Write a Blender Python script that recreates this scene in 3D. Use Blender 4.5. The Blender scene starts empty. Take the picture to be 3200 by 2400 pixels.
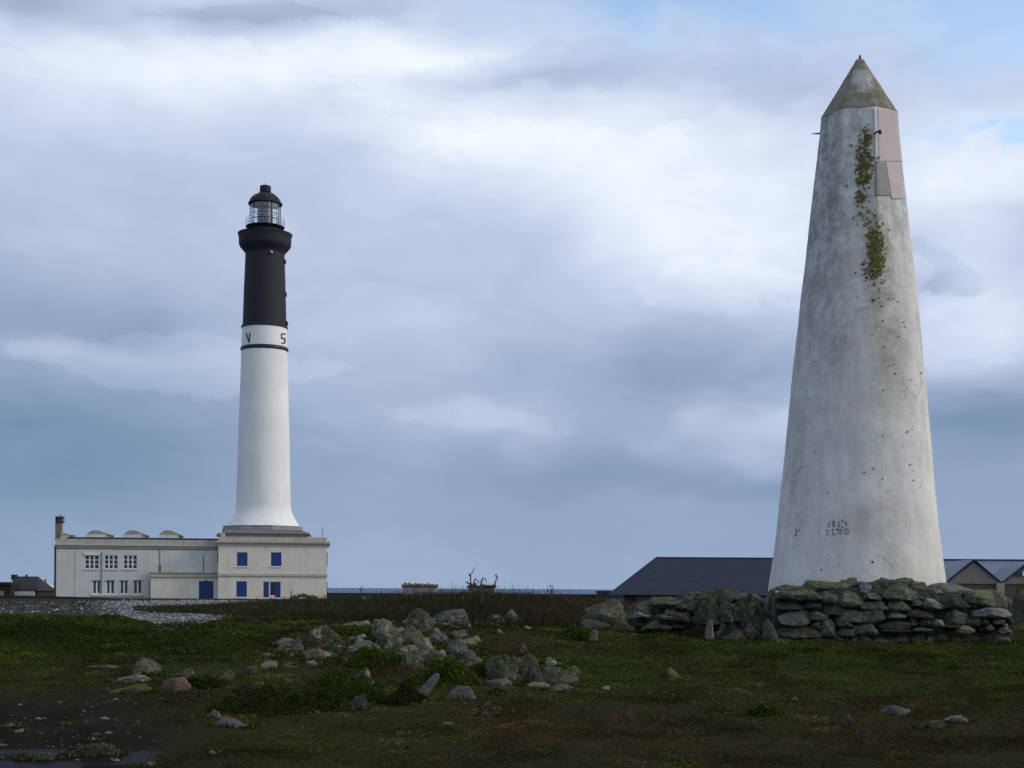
import bpy, math, random
import numpy as np
from mathutils import Vector, Matrix
random.seed(7); rng=np.random.default_rng(11)
S=bpy.context.scene; C=S.collection
F=4396.0; EYE=1.6; A=0.0061; ca,sa=math.cos(A),math.sin(A)
# ---------------------------------------------------------------- camera geometry (photo pixel <-> world)
def W(px,row,d):
    dx=px-1600; dy=1840-row
    return ((dx*ca-dy*sa)*d/F, d, EYE+(dx*sa+dy*ca)*d/F)
def proj(x,y,z):
    u=F*x/y; v=F*(z-EYE)/y
    return 1600+u*ca+v*sa, 1840+u*sa-v*ca
# ---------------------------------------------------------------- noise
def _h(ix,iy,iz,s):
    n=(ix*374761393+iy*668265263+iz*2147483647+s*974634777)&0xffffffff
    n=((n^(n>>13))*1274126177)&0xffffffff
    n=((n^(n>>16))*2246822519)&0xffffffff
    return ((n^(n>>15))&0xffff)/32767.5-1.0
def vnoise(p,s=0):
    p=np.asarray(p,float); i=np.floor(p).astype(np.int64); f=p-i; f=f*f*f*(f*(f*6-15)+10)
    r=0
    for a in (0,1):
        for b in (0,1):
            for c in (0,1):
                w=(f[:,0] if a else 1-f[:,0])*(f[:,1] if b else 1-f[:,1])*(f[:,2] if c else 1-f[:,2])
                r=r+w*_h(i[:,0]+a,i[:,1]+b,i[:,2]+c,s)
    return r
def fbm(p,o=4,s=0):
    r=0; a=1; p=np.asarray(p,float)
    for k in range(o):
        r=r+a*vnoise(p,s+k); p=p*2.03+17.3; a*=.5
    return r/1.6
def n2(x,y,sc,o=3,s=0):
    return fbm(np.stack([np.ravel(x)/sc,np.ravel(y)/sc,np.zeros(np.size(x))+s*3.7],1),o,s).reshape(np.shape(x))
def sst(a,b,x):
    t=np.clip((x-a)/(b-a),0,1); return t*t*(3-2*t)
# ---------------------------------------------------------------- terrain height
PD=[-60,0,8,12.5,16,20,26,32,38,45,70,120,150,176,190,205,215,222,240]
PZ=[-.05,0,-.01,.0,.07,.26,.67,.79,.78,.73,.70,.42,.22,.17,.3,.34,.2,-3.5,-6]
def ground(x,y):
    x=np.asarray(x,float); y=np.asarray(y,float)
    z=np.interp(y,PD,PZ)
    # smooth the polyline a little
    z=(z+np.interp(y-1.2,PD,PZ)+np.interp(y+1.2,PD,PZ))/3
    px=1600+F*x/np.maximum(y,3)
    z=z+.30*np.exp(-((x+1.5)/2.8)**2-((y-25.)/2.8)**2)
    z=z+.16*np.exp(-((x+5.3)/2.6)**2-((y-30)/3)**2)       # grassy hump, left
    z=z+.35*np.exp(-((x-7.4)/2.2)**2-((y-29.6)/2.0)**2)*sst(26.4,27.6,y)
    nz=n2(x,y,3.0,3,1)*.06+n2(x,y,.7,3,5)*.035+n2(x,y,.16,2,8)*.012
    nz=nz*np.clip(1.3-y/60,.25,1)
    wet=np.exp(-((px-130)/520)**4)*sst(15.5,13.8,y)*sst(9.5,11,y)
    z=z+nz*(1-.8*wet)-wet*.055+.035*wet*n2(x,y,.7,3,9)
    return z
def on_ground(px,row,d0=11.,d1=190.):
    d=np.geomspace(d0,d1,3000); u=((px-1600)*ca-(1840-row)*sa)/F; v=((px-1600)*sa+(1840-row)*ca)/F
    x=u*d; g=ground(x,d); r=EYE+v*d
    k=np.nonzero(r<=g)[0]
    k=k[0] if len(k) else len(d)-1
    return float(x[k]),float(d[k]),float(g[k])
# ---------------------------------------------------------------- materials
class NT:
    def __init__(s,name):
        m=bpy.data.materials.new(name); m.use_nodes=True; s.m=m; s.t=m.node_tree; s.t.nodes.clear()
    def n(s,ty,**k):
        n=s.t.nodes.new(ty)
        for a,b in k.items():
            if a=='i':
                for q,v in b.items():
                    if isinstance(v,bpy.types.NodeSocket): s.t.links.new(v,n.inputs[q])
                    else: n.inputs[q].default_value=v
            else: setattr(n,a,b)
        return n
    def noise(s,vec,sc,det=4,rough=.6,dist=0):
        return s.n('ShaderNodeTexNoise',i={'Vector':vec,'Scale':sc,'Detail':det,'Roughness':rough,'Distortion':dist}).outputs['Fac']
    def ramp(s,fac,st):
        r=s.n('ShaderNodeValToRGB',i={'Fac':fac}); e=r.color_ramp.elements
        while len(e)<len(st): e.new(.5)
        for k,(p,c) in enumerate(st):
            e[k].position=p; e[k].color=(c,c,c,1) if not isinstance(c,tuple) else (*c,1)
        return r.outputs['Color']
    def mix(s,f,a,b,bt='MIX'):
        n=s.n('ShaderNodeMix',data_type='RGBA',blend_type=bt)
        for q,v in ((0,f),(6,a),(7,b)):
            if isinstance(v,bpy.types.NodeSocket): s.t.links.new(v,n.inputs[q])
            else: n.inputs[q].default_value=(v if q==0 else (*v,1) if len(v)==3 else v)
        return n.outputs[2]
    def math(s,op,a,b=None,c=None):
        n=s.n('ShaderNodeMath',operation=op)
        for q,v in enumerate((a,b,c)):
            if v is None: continue
            if isinstance(v,bpy.types.NodeSocket): s.t.links.new(v,n.inputs[q])
            else: n.inputs[q].default_value=v
        return n.outputs[0]
    def vec(s,scale=(1,1,1)):
        t=s.n('ShaderNodeTexCoord'); g=s.n('ShaderNodeMapping',i={'Vector':t.outputs['Object'],'Scale':scale}); return g.outputs[0]
    def out(s,col,rough=.8,bump=None,bs=.3,bd=.02,spec=.3,metal=0,nrm=None,**kw):
        b=s.n('ShaderNodeBsdfPrincipled',i={'Base Color':col if isinstance(col,bpy.types.NodeSocket) else (*col,1),'Roughness':rough,'Specular IOR Level':spec,'Metallic':metal})
        for k,v in kw.items(): b.inputs[k.replace('_',' ')].default_value=v
        if bump is not None:
            bn=s.n('ShaderNodeBump',i={'Height':bump,'Strength':bs,'Distance':bd}); s.t.links.new(bn.outputs[0],b.inputs['Normal'])
        o=s.n('ShaderNodeOutputMaterial'); s.t.links.new(b.outputs[0],o.inputs[0]); return s.m
def render_mat(name,base,dirt=(.2,.2,.19),amt=.35,sc=1.0,rough=.85,streak=True,bs=.15):
    """painted render with blotches, streaks and grime"""
    q=NT(name); v=q.vec(); v2=q.vec((1,1,.12))
    a=q.noise(v,.6*sc,6,.65); b=q.noise(v2,2.2*sc,5,.6); c=q.noise(v,9*sc,5,.7)
    col=q.mix(q.ramp(a,[(.35,0.),(.75,1.)]),tuple(x*1.06 for x in base),tuple(x*.88 for x in base))
    if streak: col=q.mix(q.math('MULTIPLY',q.ramp(b,[(.52,0.),(.8,1.)]),amt),col,dirt)
    col=q.mix(q.math('MULTIPLY',q.ramp(c,[(.55,0.),(.75,1.)]),amt*.5),col,dirt)
    return q.out(col,rough,c,bs,.02)
def plain(name,base,rough=.6,var=.15,sc=3,spec=.3,metal=0,bs=.1):
    q=NT(name); v=q.vec(); a=q.noise(v,sc,5,.6)
    col=q.mix(q.ramp(a,[(.3,0.),(.7,1.)]),tuple(x*(1-var) for x in base),tuple(x*(1+var) for x in base))
    return q.out(col,rough,a,bs,.01,spec,metal)
def rock_mat(name,base,dark,lich=(.30,.33,.26),la=.5,moss=(.07,.09,.02),ma=.3,sc=1.,white=0.,strat=0):
    q=NT(name); v=q.vec(); vs=q.vec((1,1,5 if strat else 1.6))
    a=q.noise(vs,2.2*sc,7,.65,.3); b=q.noise(v,9*sc,6,.7); c=q.noise(v,38*sc,5,.7); d=q.noise(v,2.7*sc,6,.7,.8)
    vo=q.n('ShaderNodeTexVoronoi',i={'Vector':v,'Scale':26*sc}).outputs['Distance']
    col=q.mix(q.ramp(a,[(.34,0.),(.66,1.)]),dark,base)
    col=q.mix(q.math('MULTIPLY',q.ramp(c,[(.5,0.),(.62,1.)]),.5),col,tuple(x*.45 for x in base))
    lm=q.math('MULTIPLY',q.ramp(q.math('ADD',b,q.math('MULTIPLY',q.math('SUBTRACT',c,.5),.7)),[(.62-.25*la,0.),(.70-.18*la,1.)]),min(1,la*1.3))
    col=q.mix(lm,col,q.mix(q.ramp(c,[(.35,0.),(.65,1.)]),tuple(x*.55 for x in lich),lich))
    g=q.n('ShaderNodeNewGeometry'); nz=q.n('ShaderNodeSeparateXYZ',i={0:g.outputs['Normal']}).outputs[2]
    mm=q.math('MULTIPLY',q.ramp(q.math('ADD',q.math('MULTIPLY',nz,.3),d),[(.78-.3*ma,0.),(.86-.25*ma,1.)]),min(1,ma*2))
    col=q.mix(mm,col,q.mix(b,tuple(x*.6 for x in moss),tuple(x*1.5 for x in moss)))
    if white:
        wm=q.ramp(q.noise(vs,5*sc,6,.75,.5),[(.70-.2*white,0.),(.74-.18*white,1.)]); col=q.mix(wm,col,(.25,.25,.245))
    bump=q.math('ADD',q.math('MULTIPLY',b,1.2),q.math('ADD',q.math('MULTIPLY',c,.5),q.math('MULTIPLY',vo,.25)))
    return q.out(col,.92,bump,.8,.035,.15)
M={}
M['cream']=render_mat('cream_render',(.61,.585,.515),(.30,.285,.25),.35)
M['wing']=render_mat('grey_render',(0.5191,0.5191,0.5051),(0.3367,0.3367,0.3227),.4)
M['parapet']=render_mat('weathered_parapet',(0.391,0.3737,0.322),(0.1725,0.161,0.138),.7,1.5)
M['concrete']=render_mat('weathered_concrete',(.20,.21,.215),(.08,.08,.08),.6,1.2)
M['white']=render_mat('white_tower_paint',(0.672,0.684,0.69),(0.504,0.516,0.516),.5,.45,.8,True,.04)
M['whiteframe']=plain('white_frame_paint',(.62,.64,.66),.5,.05)
M['black']=render_mat('black_tower_paint',(.013,.0145,.021),(.024,.026,.036),.5,.6,.75,True,.05)
M['blackring']=plain('navy_band_paint',(.010,.012,.03),.5,.1)
M['metal']=plain('dark_ironwork',(.02,.025,.04),.5,.1)
M['blue']=plain('blue_shutter_paint',(.013,.042,.17),.5,.12,6)
M['roofblue']=plain('blue_roof_edge',(.01,.025,.10),.5,.1)
M['pipe']=plain('dark_pipe',(.03,.03,.035),.6,.2)
M['brick']=render_mat('chimney_brick',(.16,.13,.12),(.06,.05,.05),.6,3)
M['glassdark']=plain('window_glass',(.012,.02,.03),.12,.4,2,.6)
M['curtain']=plain('window_glass_teal',(.02,.06,.09),.2,.4,2,.6)
M['domegrey']=render_mat('roof_vent_render',(.26,.25,.23),(.2,.19,.18),.4,1.5)
q=NT('dark_slate_roof'); v=q.vec(); br_=q.n('ShaderNodeTexBrick',i={'Vector':q.n('ShaderNodeMapping',i={'Vector':v,'Scale':(1,1,1)}).outputs[0],'Scale':1.,'Mortar Size':.02,'Brick Width':.6,'Row Height':.35,'Color1':(.018,.024,.040,1),'Color2':(.024,.031,.050,1),'Mortar':(.012,.016,.03,1)}).outputs[0]
M['slate']=q.out(q.mix(q.math('MULTIPLY',q.ramp(q.noise(v,.5,6,.65),[(.4,0.),(.7,1.)]),.35),br_,(.032,.038,.045)),.8,None,spec=.1)
M['paleroof']=plain('pale_metal_roof',(.085,.112,.165),.5,.06,.4,.3)
M['ridge']=plain('navy_ridge_tiles',(.008,.016,.05),.6,.1)
M['gablestone']=render_mat('gable_stone',(.17,.16,.15),(.06,.055,.05),.7,2.5)
M['darkwall']=render_mat('shed_wall',(.07,.06,.058),(.03,.03,.03),.5,2)  # dark wall tone shared by the barn and the sheds
M['pillar']=render_mat('ochre_render',(.25,.24,.16),(.12,.11,.07),.5,3)
M['darkhouse']=render_mat('dark_house_slate',(.022,.022,.026),(.01,.01,.012),.5,1)
M['farwhite']=render_mat('far_white_wall',(.55,.55,.50),(.3,.3,.28),.3,1)
M['fargrey']=render_mat('far_grey_wall',(.13,.12,.11),(.06,.06,.06),.4,1)
M['farred']=plain('far_red_roof',(.25,.07,.05),.8,.2)
M['seawall']=render_mat('dark_sea_wall',(.018,.022,.04),(.01,.012,.02),.4,.5)
M['rust']=plain('rusty_iron',(.05,.03,.022),.8,.3,20)
M['glass']=None
q=NT('lantern_glass')
tr=q.n('ShaderNodeBsdfTransparent',i={'Color':(.86,.92,.95,1)}); gl=q.n('ShaderNodeBsdfGlossy',i={'Color':(.9,.95,1,1),'Roughness':.05})
mx=q.n('ShaderNodeMixShader',i={0:.14}); q.t.links.new(tr.outputs[0],mx.inputs[1]); q.t.links.new(gl.outputs[0],mx.inputs[2])
o=q.n('ShaderNodeOutputMaterial'); q.t.links.new(mx.outputs[0],o.inputs[0]); M['glass']=q.m
M['lens']=plain('lens_housing',(.045,.042,.042),.4,.4,3,.5)
M['rkl']=rock_mat('lichen_crusted_rock',(0.1701,0.1776,0.1337),(0.06236,0.0666,0.05251),(0.2382,0.2609,0.1766),.55,ma=.28)
M['rkg']=rock_mat('bare_grey_rock',(0.1072,0.113,0.1042),(0.04123,0.0444,0.04166),(0.1649,0.1776,0.1389),.3,ma=.12,white=.3,strat=1)
M['rkw']=rock_mat('white_veined_rock',(0.09899,0.1049,0.0972),(0.03298,0.03633,0.03125),(0.1815,0.1937,0.1528),.35,ma=.3,white=.8,strat=1)
M['rkm']=rock_mat('mossy_rock',(0.06944,0.07812,0.0651),(0.02604,0.03038,0.0243),(0.1215,0.1432,0.0868),.45,(0.04774,0.0651,0.01562),.65)
M['rkd']=rock_mat('dark_rock',(0.04262,0.0465,0.0403),(0.0155,0.01705,0.0155),(0.093,0.1085,0.08138),.4,ma=.35)
M['rkp']=rock_mat('pink_granite',(0.145,0.09062,0.0725),(0.09425,0.058,0.04713),(0.1595,0.1232,0.1015),.1,ma=.05)
M['rkt']=rock_mat('tan_rock',(0.1378,0.1015,0.06888),(0.0725,0.05075,0.03625),(0.145,0.1232,0.087),.2,ma=.15)
M['rks']=rock_mat('pale_smooth_rock',(0.1653,0.1618,0.1363),(0.08954,0.09102,0.0754),(0.1102,0.1146,0.0812),.25,ma=.15)
M['rko']=rock_mat('orange_stained_slab',(0.1276,0.145,0.1682),(0.0696,0.0812,0.0986),(0.232,0.2436,0.2436),.1,(0.116,0.0406,0.0029),.5)
M['wl']=rock_mat('wall_lichen_rock',(0.1056,0.1176,0.09048),(0.03318,0.03921,0.03016),(0.196,0.2262,0.1583),.55,(0.09048,0.1131,0.04524),.4)
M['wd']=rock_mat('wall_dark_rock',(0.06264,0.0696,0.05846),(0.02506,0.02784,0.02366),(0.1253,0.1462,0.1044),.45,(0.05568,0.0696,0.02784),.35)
M['wp']=rock_mat('wall_bare_rock',(0.1659,0.181,0.1734),(0.0754,0.08294,0.0754),(0.196,0.2111,0.1659),.3,ma=.12)
M['wt']=rock_mat('wall_tan_rock',(0.1508,0.1334,0.0928),(0.0696,0.0638,0.0464),(0.1624,0.1624,0.116),.3,ma=.2)
def leafmat(name,rough=.8,trl=.25):
    q=NT(name); a=q.n('ShaderNodeAttribute',attribute_name='Col').outputs['Color']
    d=q.n('ShaderNodeBsdfDiffuse',i={'Color':a}); t=q.n('ShaderNodeBsdfTranslucent',i={'Color':a})
    m=q.n('ShaderNodeMixShader',i={0:trl}); q.t.links.new(d.outputs[0],m.inputs[1]); q.t.links.new(t.outputs[0],m.inputs[2])
    o=q.n('ShaderNodeOutputMaterial'); q.t.links.new(m.outputs[0],o.inputs[0]); return q.m
M['leaf']=leafmat('leaves')
M['twig']=plain('dry_twig',(.05,.035,.025),.9,.3,20)
M['straw']=plain('pale_straw',(.20,.17,.12),.9,.3,20)
# ---------------------------------------------------------------- mesh helpers
class MB:
    def __init__(s): s.v=[]; s.f=[]
    def add(s,v,f):
        k=len(s.v); s.v+= [tuple(map(float,p)) for p in v]; s.f+=[tuple(i+k for i in q) for q in f]; return s
    def box(s,x0,x1,y0,y1,z0,z1):
        return s.add([(x0,y0,z0),(x1,y0,z0),(x1,y1,z0),(x0,y1,z0),(x0,y0,z1),(x1,y0,z1),(x1,y1,z1),(x0,y1,z1)],
            [(0,3,2,1),(4,5,6,7),(0,1,5,4),(1,2,6,5),(2,3,7,6),(3,0,4,7)])
    def prism(s,poly,y0,y1):            # poly of (x,z), extruded in y
        n=len(poly)
        return s.add([(x,y0,z) for x,z in poly]+[(x,y1,z) for x,z in poly],
            [tuple(range(n)),tuple(range(2*n-1,n-1,-1))]+[(i,i+n,(i+1)%n+n,(i+1)%n) for i in range(n)])
    def tube(s,pts,r,seg=6):
        pts=[Vector(p) for p in pts]; n=len(pts); rs=r if isinstance(r,(list,tuple)) else [r]*n
        vs=[];fs=[]
        for i,p in enumerate(pts):
            t=(pts[min(i+1,n-1)]-pts[max(i-1,0)]).normalized()
            a=t.cross(Vector((.31,.95,.05))).normalized(); b=t.cross(a)
            for k in range(seg):
                g=2*math.pi*k/seg; vs.append(p+(a*math.cos(g)+b*math.sin(g))*rs[i])
        for i in range(n-1):
            for k in range(seg): fs.append((i*seg+k,i*seg+(k+1)%seg,(i+1)*seg+(k+1)%seg,(i+1)*seg+k))
        fs.append(tuple(range(seg-1,-1,-1))); fs.append(tuple((n-1)*seg+k for k in range(seg)))
        return s.add(vs,fs)
    def lathe(s,c,prof,seg=64,caps=True):
        vs=[];fs=[];n=len(prof)
        for z,r in prof:
            for k in range(seg):
                g=2*math.pi*k/seg; vs.append((c[0]+r*math.cos(g),c[1]+r*math.sin(g),z))
        for i in range(n-1):
            for k in range(seg): fs.append((i*seg+k,i*seg+(k+1)%seg,(i+1)*seg+(k+1)%seg,(i+1)*seg+k))
        if caps: fs.append(tuple(range(seg-1,-1,-1))); fs.append(tuple((n-1)*seg+k for k in range(seg)))
        return s.add(vs,fs)
ORG={}
def mesh(name,v,f,mat,parent=None,smooth=False,org=None):
    v=np.asarray(v,float)
    top=parent
    o0=ORG.get(parent.name if parent else None,np.zeros(3)) if org is None else np.array(org,float)
    me=bpy.data.meshes.new(name); me.from_pydata((v-o0).tolist(),[],[tuple(q) for q in f]); me.materials.append(mat)
    if smooth: me.polygons.foreach_set('use_smooth',[True]*len(me.polygons))
    me.update(); o=bpy.data.objects.new(name,me); C.objects.link(o)
    if parent: o.parent=parent
    else: o.location=o0
    ORG[o.name]=o0
    return o
def build(name,mb,mat,parent=None,smooth=False,org=None): return mesh(name,mb.v,mb.f,mat,parent,smooth,org)
def smooth_by_angle(o,deg=35):
    try:
        o.data.polygons.foreach_set('use_smooth',[True]*len(o.data.polygons)); o.data.set_sharp_from_angle(angle=math.radians(deg))
    except Exception: pass
    return o
def tag(o,label=None,cat=None,group=None,kind=None):
    for k,v in (('label',label),('category',cat),('group',group),('kind',kind)):
        if v: o[k]=v
    return o
def thing(name,loc,label,cat,group=None):
    o=bpy.data.objects.new(name,None); C.objects.link(o); o.location=loc; o.empty_display_size=.3
    ORG[o.name]=np.array(loc,float); return tag(o,label,cat,group)
def fast_mesh(name,V,faces_per,nv,mat,col=None,parent=None,loop=None):
    """V (N,k,3) -> N polygons with k corners"""
    N,k,_=V.shape; o0=ORG.get(parent.name,np.zeros(3)) if parent else np.zeros(3)
    me=bpy.data.meshes.new(name); me.vertices.add(N*k); me.vertices.foreach_set('co',(V.reshape(-1,3)-o0).astype(np.float32).ravel())
    me.loops.add(N*k); me.loops.foreach_set('vertex_index',np.arange(N*k,dtype=np.int32))
    me.polygons.add(N); me.polygons.foreach_set('loop_start',np.arange(0,N*k,k,dtype=np.int32)); me.polygons.foreach_set('loop_total',np.full(N,k,dtype=np.int32))
    me.materials.append(mat)
    if col is not None:
        at=me.color_attributes.new('Col','FLOAT_COLOR','POINT'); c=np.ones((N,k,4),np.float32); c[:,:,:3]=col[:,None,:]; at.data.foreach_set('color',c.ravel())
    me.update(); me.validate(); o=bpy.data.objects.new(name,me); C.objects.link(o)
    if parent: o.parent=parent
    return o
def leaves(P,L,col,up=.5,wid=.32,r=rng):
    N=len(P); a=r.normal(size=(N,3)); a/=np.linalg.norm(a,axis=1)[:,None]; a[:,2]=np.abs(a[:,2])*(.3+up)+up*.6; a/=np.linalg.norm(a,axis=1)[:,None]
    b=np.cross(a,r.normal(size=(N,3))); b/=np.linalg.norm(b,axis=1)[:,None]+1e-9
    L=np.asarray(L)[:,None]; w=L*wid
    V=np.stack([P,P+a*L*.5+b*w,P+a*L,P+a*L*.5-b*w],1)
    return V
# ---------------------------------------------------------------- rocks
_ico={}
def ico(sub):
    if sub not in _ico:
        import bmesh
        bm=bmesh.new(); bmesh.ops.create_icosphere(bm,subdivisions=sub,radius=1)
        _ico[sub]=(np.array([v.co[:] for v in bm.verts]),[tuple(v.index for v in f.verts) for f in bm.faces]); bm.free()
    return _ico[sub]
_seed=[100]
def rock_verts(w,dep,h,n=2.6,sub=4,amp=.1,prof=None,cuts=5,strat=0,bottom=True,tilt=0,rough=1.,yaw=None,fine=.02,frac=1.):
    """returns verts centred on x,y with z from about 0 (base) to h, plus faces"""
    _seed[0]+=1; sd=_seed[0]; r=np.random.default_rng(sd)
    v,f=ico(sub); p=v.copy(); o_=np.array([sd*1.9,sd*.7,sd*2.3])
    wv=np.stack([vnoise(p*.9+o_+k*11,3) for k in range(3)],1); p=p+wv*.16+np.stack([vnoise(p*2.1+o_+k*7,4) for k in range(3)],1)*.07
    q=(np.abs(p)**n).sum(1)**(1/n); p=p/q[:,None]*(.6+.4*np.linalg.norm(p,axis=1))[:,None]
    for k in range(cuts+3):
        d=r.normal(size=3); d[2]=abs(d[2])*.7+(.25 if k%3==0 else 0); d/=np.linalg.norm(d); c=r.uniform(.55,.88)
        t=p@d; p=p-np.maximum(t-c,0)[:,None]*d*.93
    if bottom: p[:,2]=np.where(p[:,2]<0,p[:,2]*.45,p[:,2])
    q=p*np.array([w,dep,h*(1 if bottom else .5)])/max(.05,(w+h)/2)*1.0
    off=np.array([sd*3.1,sd*1.7,sd*.9])
    dirn=p/np.linalg.norm(p,axis=1)[:,None]
    sc=np.array([1,1,1+strat*4.])
    dd=fbm(q*1.6*sc+off,4,sd%50)*amp+rough*fine*fbm(q*9*sc+off,3,sd%31)-rough*fine*1.2*(1-np.abs(vnoise(q*5*sc+off+5,sd%17)))**4
    if strat: dd=dd+.03*np.abs(vnoise(q*np.array([1.2,1.2,9])+off))
    if frac:
        ns=26 if frac<2 else 44; sq=np.array([1,1,1.8 if strat else 1.1]); sc_=r.normal(size=(ns,3)); sc_/=np.linalg.norm(sc_,axis=1)[:,None]; sc_*=np.abs(p).max(0)[None,:]; wq_=p*sq+np.stack([vnoise(p*3+off+k*5,9) for k in range(3)],1)*.16
        D_=np.linalg.norm(wq_[:,None,:]-(sc_*sq)[None,:,:],axis=2); i1=D_.argmin(1); ds=np.partition(D_,1,axis=1); gap=ds[:,1]-ds[:,0]
        dd=dd+(r.uniform(-.085,.05,ns)[i1]-.07*np.exp(-(gap/.045)**2))*min(frac,1.)
    p=p+dirn*dd[:,None]*1.2
    if prof is not None:
        g=np.interp((p[:,0]+1)/2,np.linspace(0,1,len(prof)),prof); p[:,2]=np.where(p[:,2]>0,p[:,2]*g,p[:,2])
    p=p*np.array([w/2,dep/2,h if bottom else h/2])
    if not bottom: p[:,2]+=h/2
    if tilt:
        c_,s_=math.cos(tilt),math.sin(tilt); x=p[:,0]*c_-p[:,2]*s_; z=p[:,0]*s_+p[:,2]*c_; p[:,0],p[:,2]=x,z
    return p,f
def tufts(p,f,n,size,col,up,seed,parent,name='lichen',minz=-1,cthr=-.15):
    """small lichen / moss flakes spread over the rock's own faces"""
    r=np.random.default_rng(seed); F_=np.array(f); a,b,c=p[F_[:,0]],p[F_[:,1]],p[F_[:,2]]
    nr=np.cross(b-a,c-a); ar=np.linalg.norm(nr,axis=1); nn=nr/(ar[:,None]+1e-9)
    wt=ar*np.clip(.35+nn[:,2]+.25*-nn[:,1],.03,2); wt/=wt.sum()
    k=r.choice(len(F_),size=n,p=wt); u=r.random((n,2)); fl=u.sum(1)>1; u[fl]=1-u[fl]
    P=a[k]+(b-a)[k]*u[:,:1]+(c-a)[k]*u[:,1:]
    m=fbm(P*3.1+seed,3,5)>cthr; P=P[m]; nk=nn[k][m]; N=len(P)
    d=nk+r.normal(size=(N,3))*.7; d/=np.linalg.norm(d,axis=1)[:,None]
    L=size*r.uniform(.5,1.5,N); s=np.cross(d,r.normal(size=(N,3))); s/=np.linalg.norm(s,axis=1)[:,None]
    V=np.stack([P-nk*.004,P+d*L[:,None]*.5+s*L[:,None]*.35,P+d*L[:,None],P+d*L[:,None]*.5-s*L[:,None]*.35],1)
    t=np.clip(fbm(P*2.3+9,3,2)*.5+.5+r.normal(size=N)*.15,0,1)[:,None]
    cc=np.array(col[0])*(1-t)+np.array(col[1])*t; cc=cc*r.uniform(.7,1.25,(N,1))
    o=fast_mesh(name,V,4,4,M['leaf'],cc,parent); o['kind']='stuff'; return o
FR=[]
LG=[(.065,.075,.042),(.20,.21,.14)]; MG=[(.03,.045,.012),(.075,.09,.022)]; LD=[(.045,.055,.03),(.12,.135,.09)]
def rock(name,px0,px1,top,base,mat,label,cat='rock',group='rocks of the outcrop',dr=.8,n=2.6,prof=None,amp=.1,sub=4,tilt=0,strat=0,cuts=7,sink=.12,tf=0,tcol=LG,tsz=.017,d=None,fine=.04,cthr=-.2,frac=1.):
    pc=(px0+px1)/2
    if d is None: x,d,z=on_ground(pc,base)
    x0=W(px0,base,d)[0]; x1=W(px1,base,d)[0]; zt=W(pc,top,d)[2]; zb=W(pc,base,d)[2]
    w=(x1-x0); dep=max(w*dr,.12); xc=(x0+x1)/2; yc=d+dep*.42
    k=yc/d; xc*=k; w*=k*1.04; zt=EYE+(zt-EYE)*((k-1)*.5+1)
    zb=zb-sink*max(zt-zb,.1); h=max(zt-zb,.05)
    p,f=rock_verts(w,dep,h,n,sub,amp,prof,cuts,strat,True,tilt,fine=fine,frac=frac)
    p=p*np.array([w/(p[:,0].max()-p[:,0].min()),1,h/p[:,2].max()]) if not tilt else p
    p=p+np.array([xc,yc,zb]); FR.append((xc,yc,w/2,dep/2,h))
    if tf:
        t=thing(name,(xc,yc,zb),label,cat,group)
        mesh('stone',p,f,mat,t,True); tufts(p,f,int(tf*1.8),tsz,tcol,0,_seed[0],t,cthr=cthr)
        return t
    o=mesh(name,p,f,mat,None,True,org=(xc,yc,zb)); return tag(o,label,cat,group)
# ================================================================ TERRAIN
def poly_in(px,py,poly):
    r=np.zeros(px.shape,bool); n=len(poly)
    for i in range(n):
        x1,y1=poly[i]; x2,y2=poly[(i+1)%n]
        c=((y1>py)!=(y2>py))&(px<(x2-x1)*(py-y1)/(y2-y1+1e-9)+x1); r^=c
    return r
SHING=[(-900,1878),(150,1884),(620,1878),(1000,1882),(900,1905),(720,1925),(640,1950),(560,1975),(470,1982),(400,1945),(330,1925),(180,1917),(-900,1915)]
def zones(x,y,z):
    px,row=proj(x,np.maximum(y,3),z)
    jx=n2(x,y,1.5,3,21)*60; jr=n2(x,y,1.5,3,22)*8
    sh=poly_in(px+jx,row+jr,SHING)&(y>20)
    mud=sst(800,250,px+row*.0+n2(x,y,1.2,3,31)*160)*sst(2110,2240,row+n2(x,y,.9,3,32)*60)
    g=.5+.5*n2(x,y,1.6,4,41)+.25*n2(x,y,.4,3,42)
    # greener belts: turf in front of the wall, the hump at left
    g=g+.5*np.exp(-((row-2060)/90)**2)*sst(1500,1900,px)+.55*np.exp(-((row-1990)/70)**2)*sst(900,500,px)-.22*sst(2180,2290,row)*sst(600,1100,px)
    g=np.clip(g,0,1)
    return px,row,sh,np.clip(mud,0,1),g
rowsd=np.concatenate([[-60,-30,-10,0,3,6],np.geomspace(8,60,420),np.geomspace(60.4,222,150),[226,240]])
uu=np.concatenate([np.linspace(-1.6,-.46,24)[:-1],np.linspace(-.46,.46,420),np.linspace(.46,1.6,24)[1:]])
D,U=np.meshgrid(rowsd,uu,indexing='ij'); X=U*np.maximum(D,10); Y=D; Z=ground(X,Y)
px,row,sh,mud,g=zones(X,np.maximum(Y,3),Z)
Z=np.where(sh,Z+.02*n2(X,Y,.25,2,51),Z)
nr,nc=D.shape; idx=np.arange(nr*nc).reshape(nr,nc)
qd=np.stack([idx[:-1,:-1],idx[:-1,1:],idx[1:,1:],idx[1:,:-1]],-1).reshape(-1,4)
me=bpy.data.meshes.new('ground'); me.vertices.add(nr*nc); me.vertices.foreach_set('co',np.stack([X,Y,Z],-1).astype(np.float32).ravel())
me.loops.add(len(qd)*4); me.loops.foreach_set('vertex_index',qd.astype(np.int32).ravel()); me.polygons.add(len(qd))
me.polygons.foreach_set('loop_start',np.arange(0,len(qd)*4,4,dtype=np.int32)); me.polygons.foreach_set('loop_total',np.full(len(qd),4,dtype=np.int32))
me.polygons.foreach_set('use_smooth',np.ones(len(qd),bool))
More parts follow.
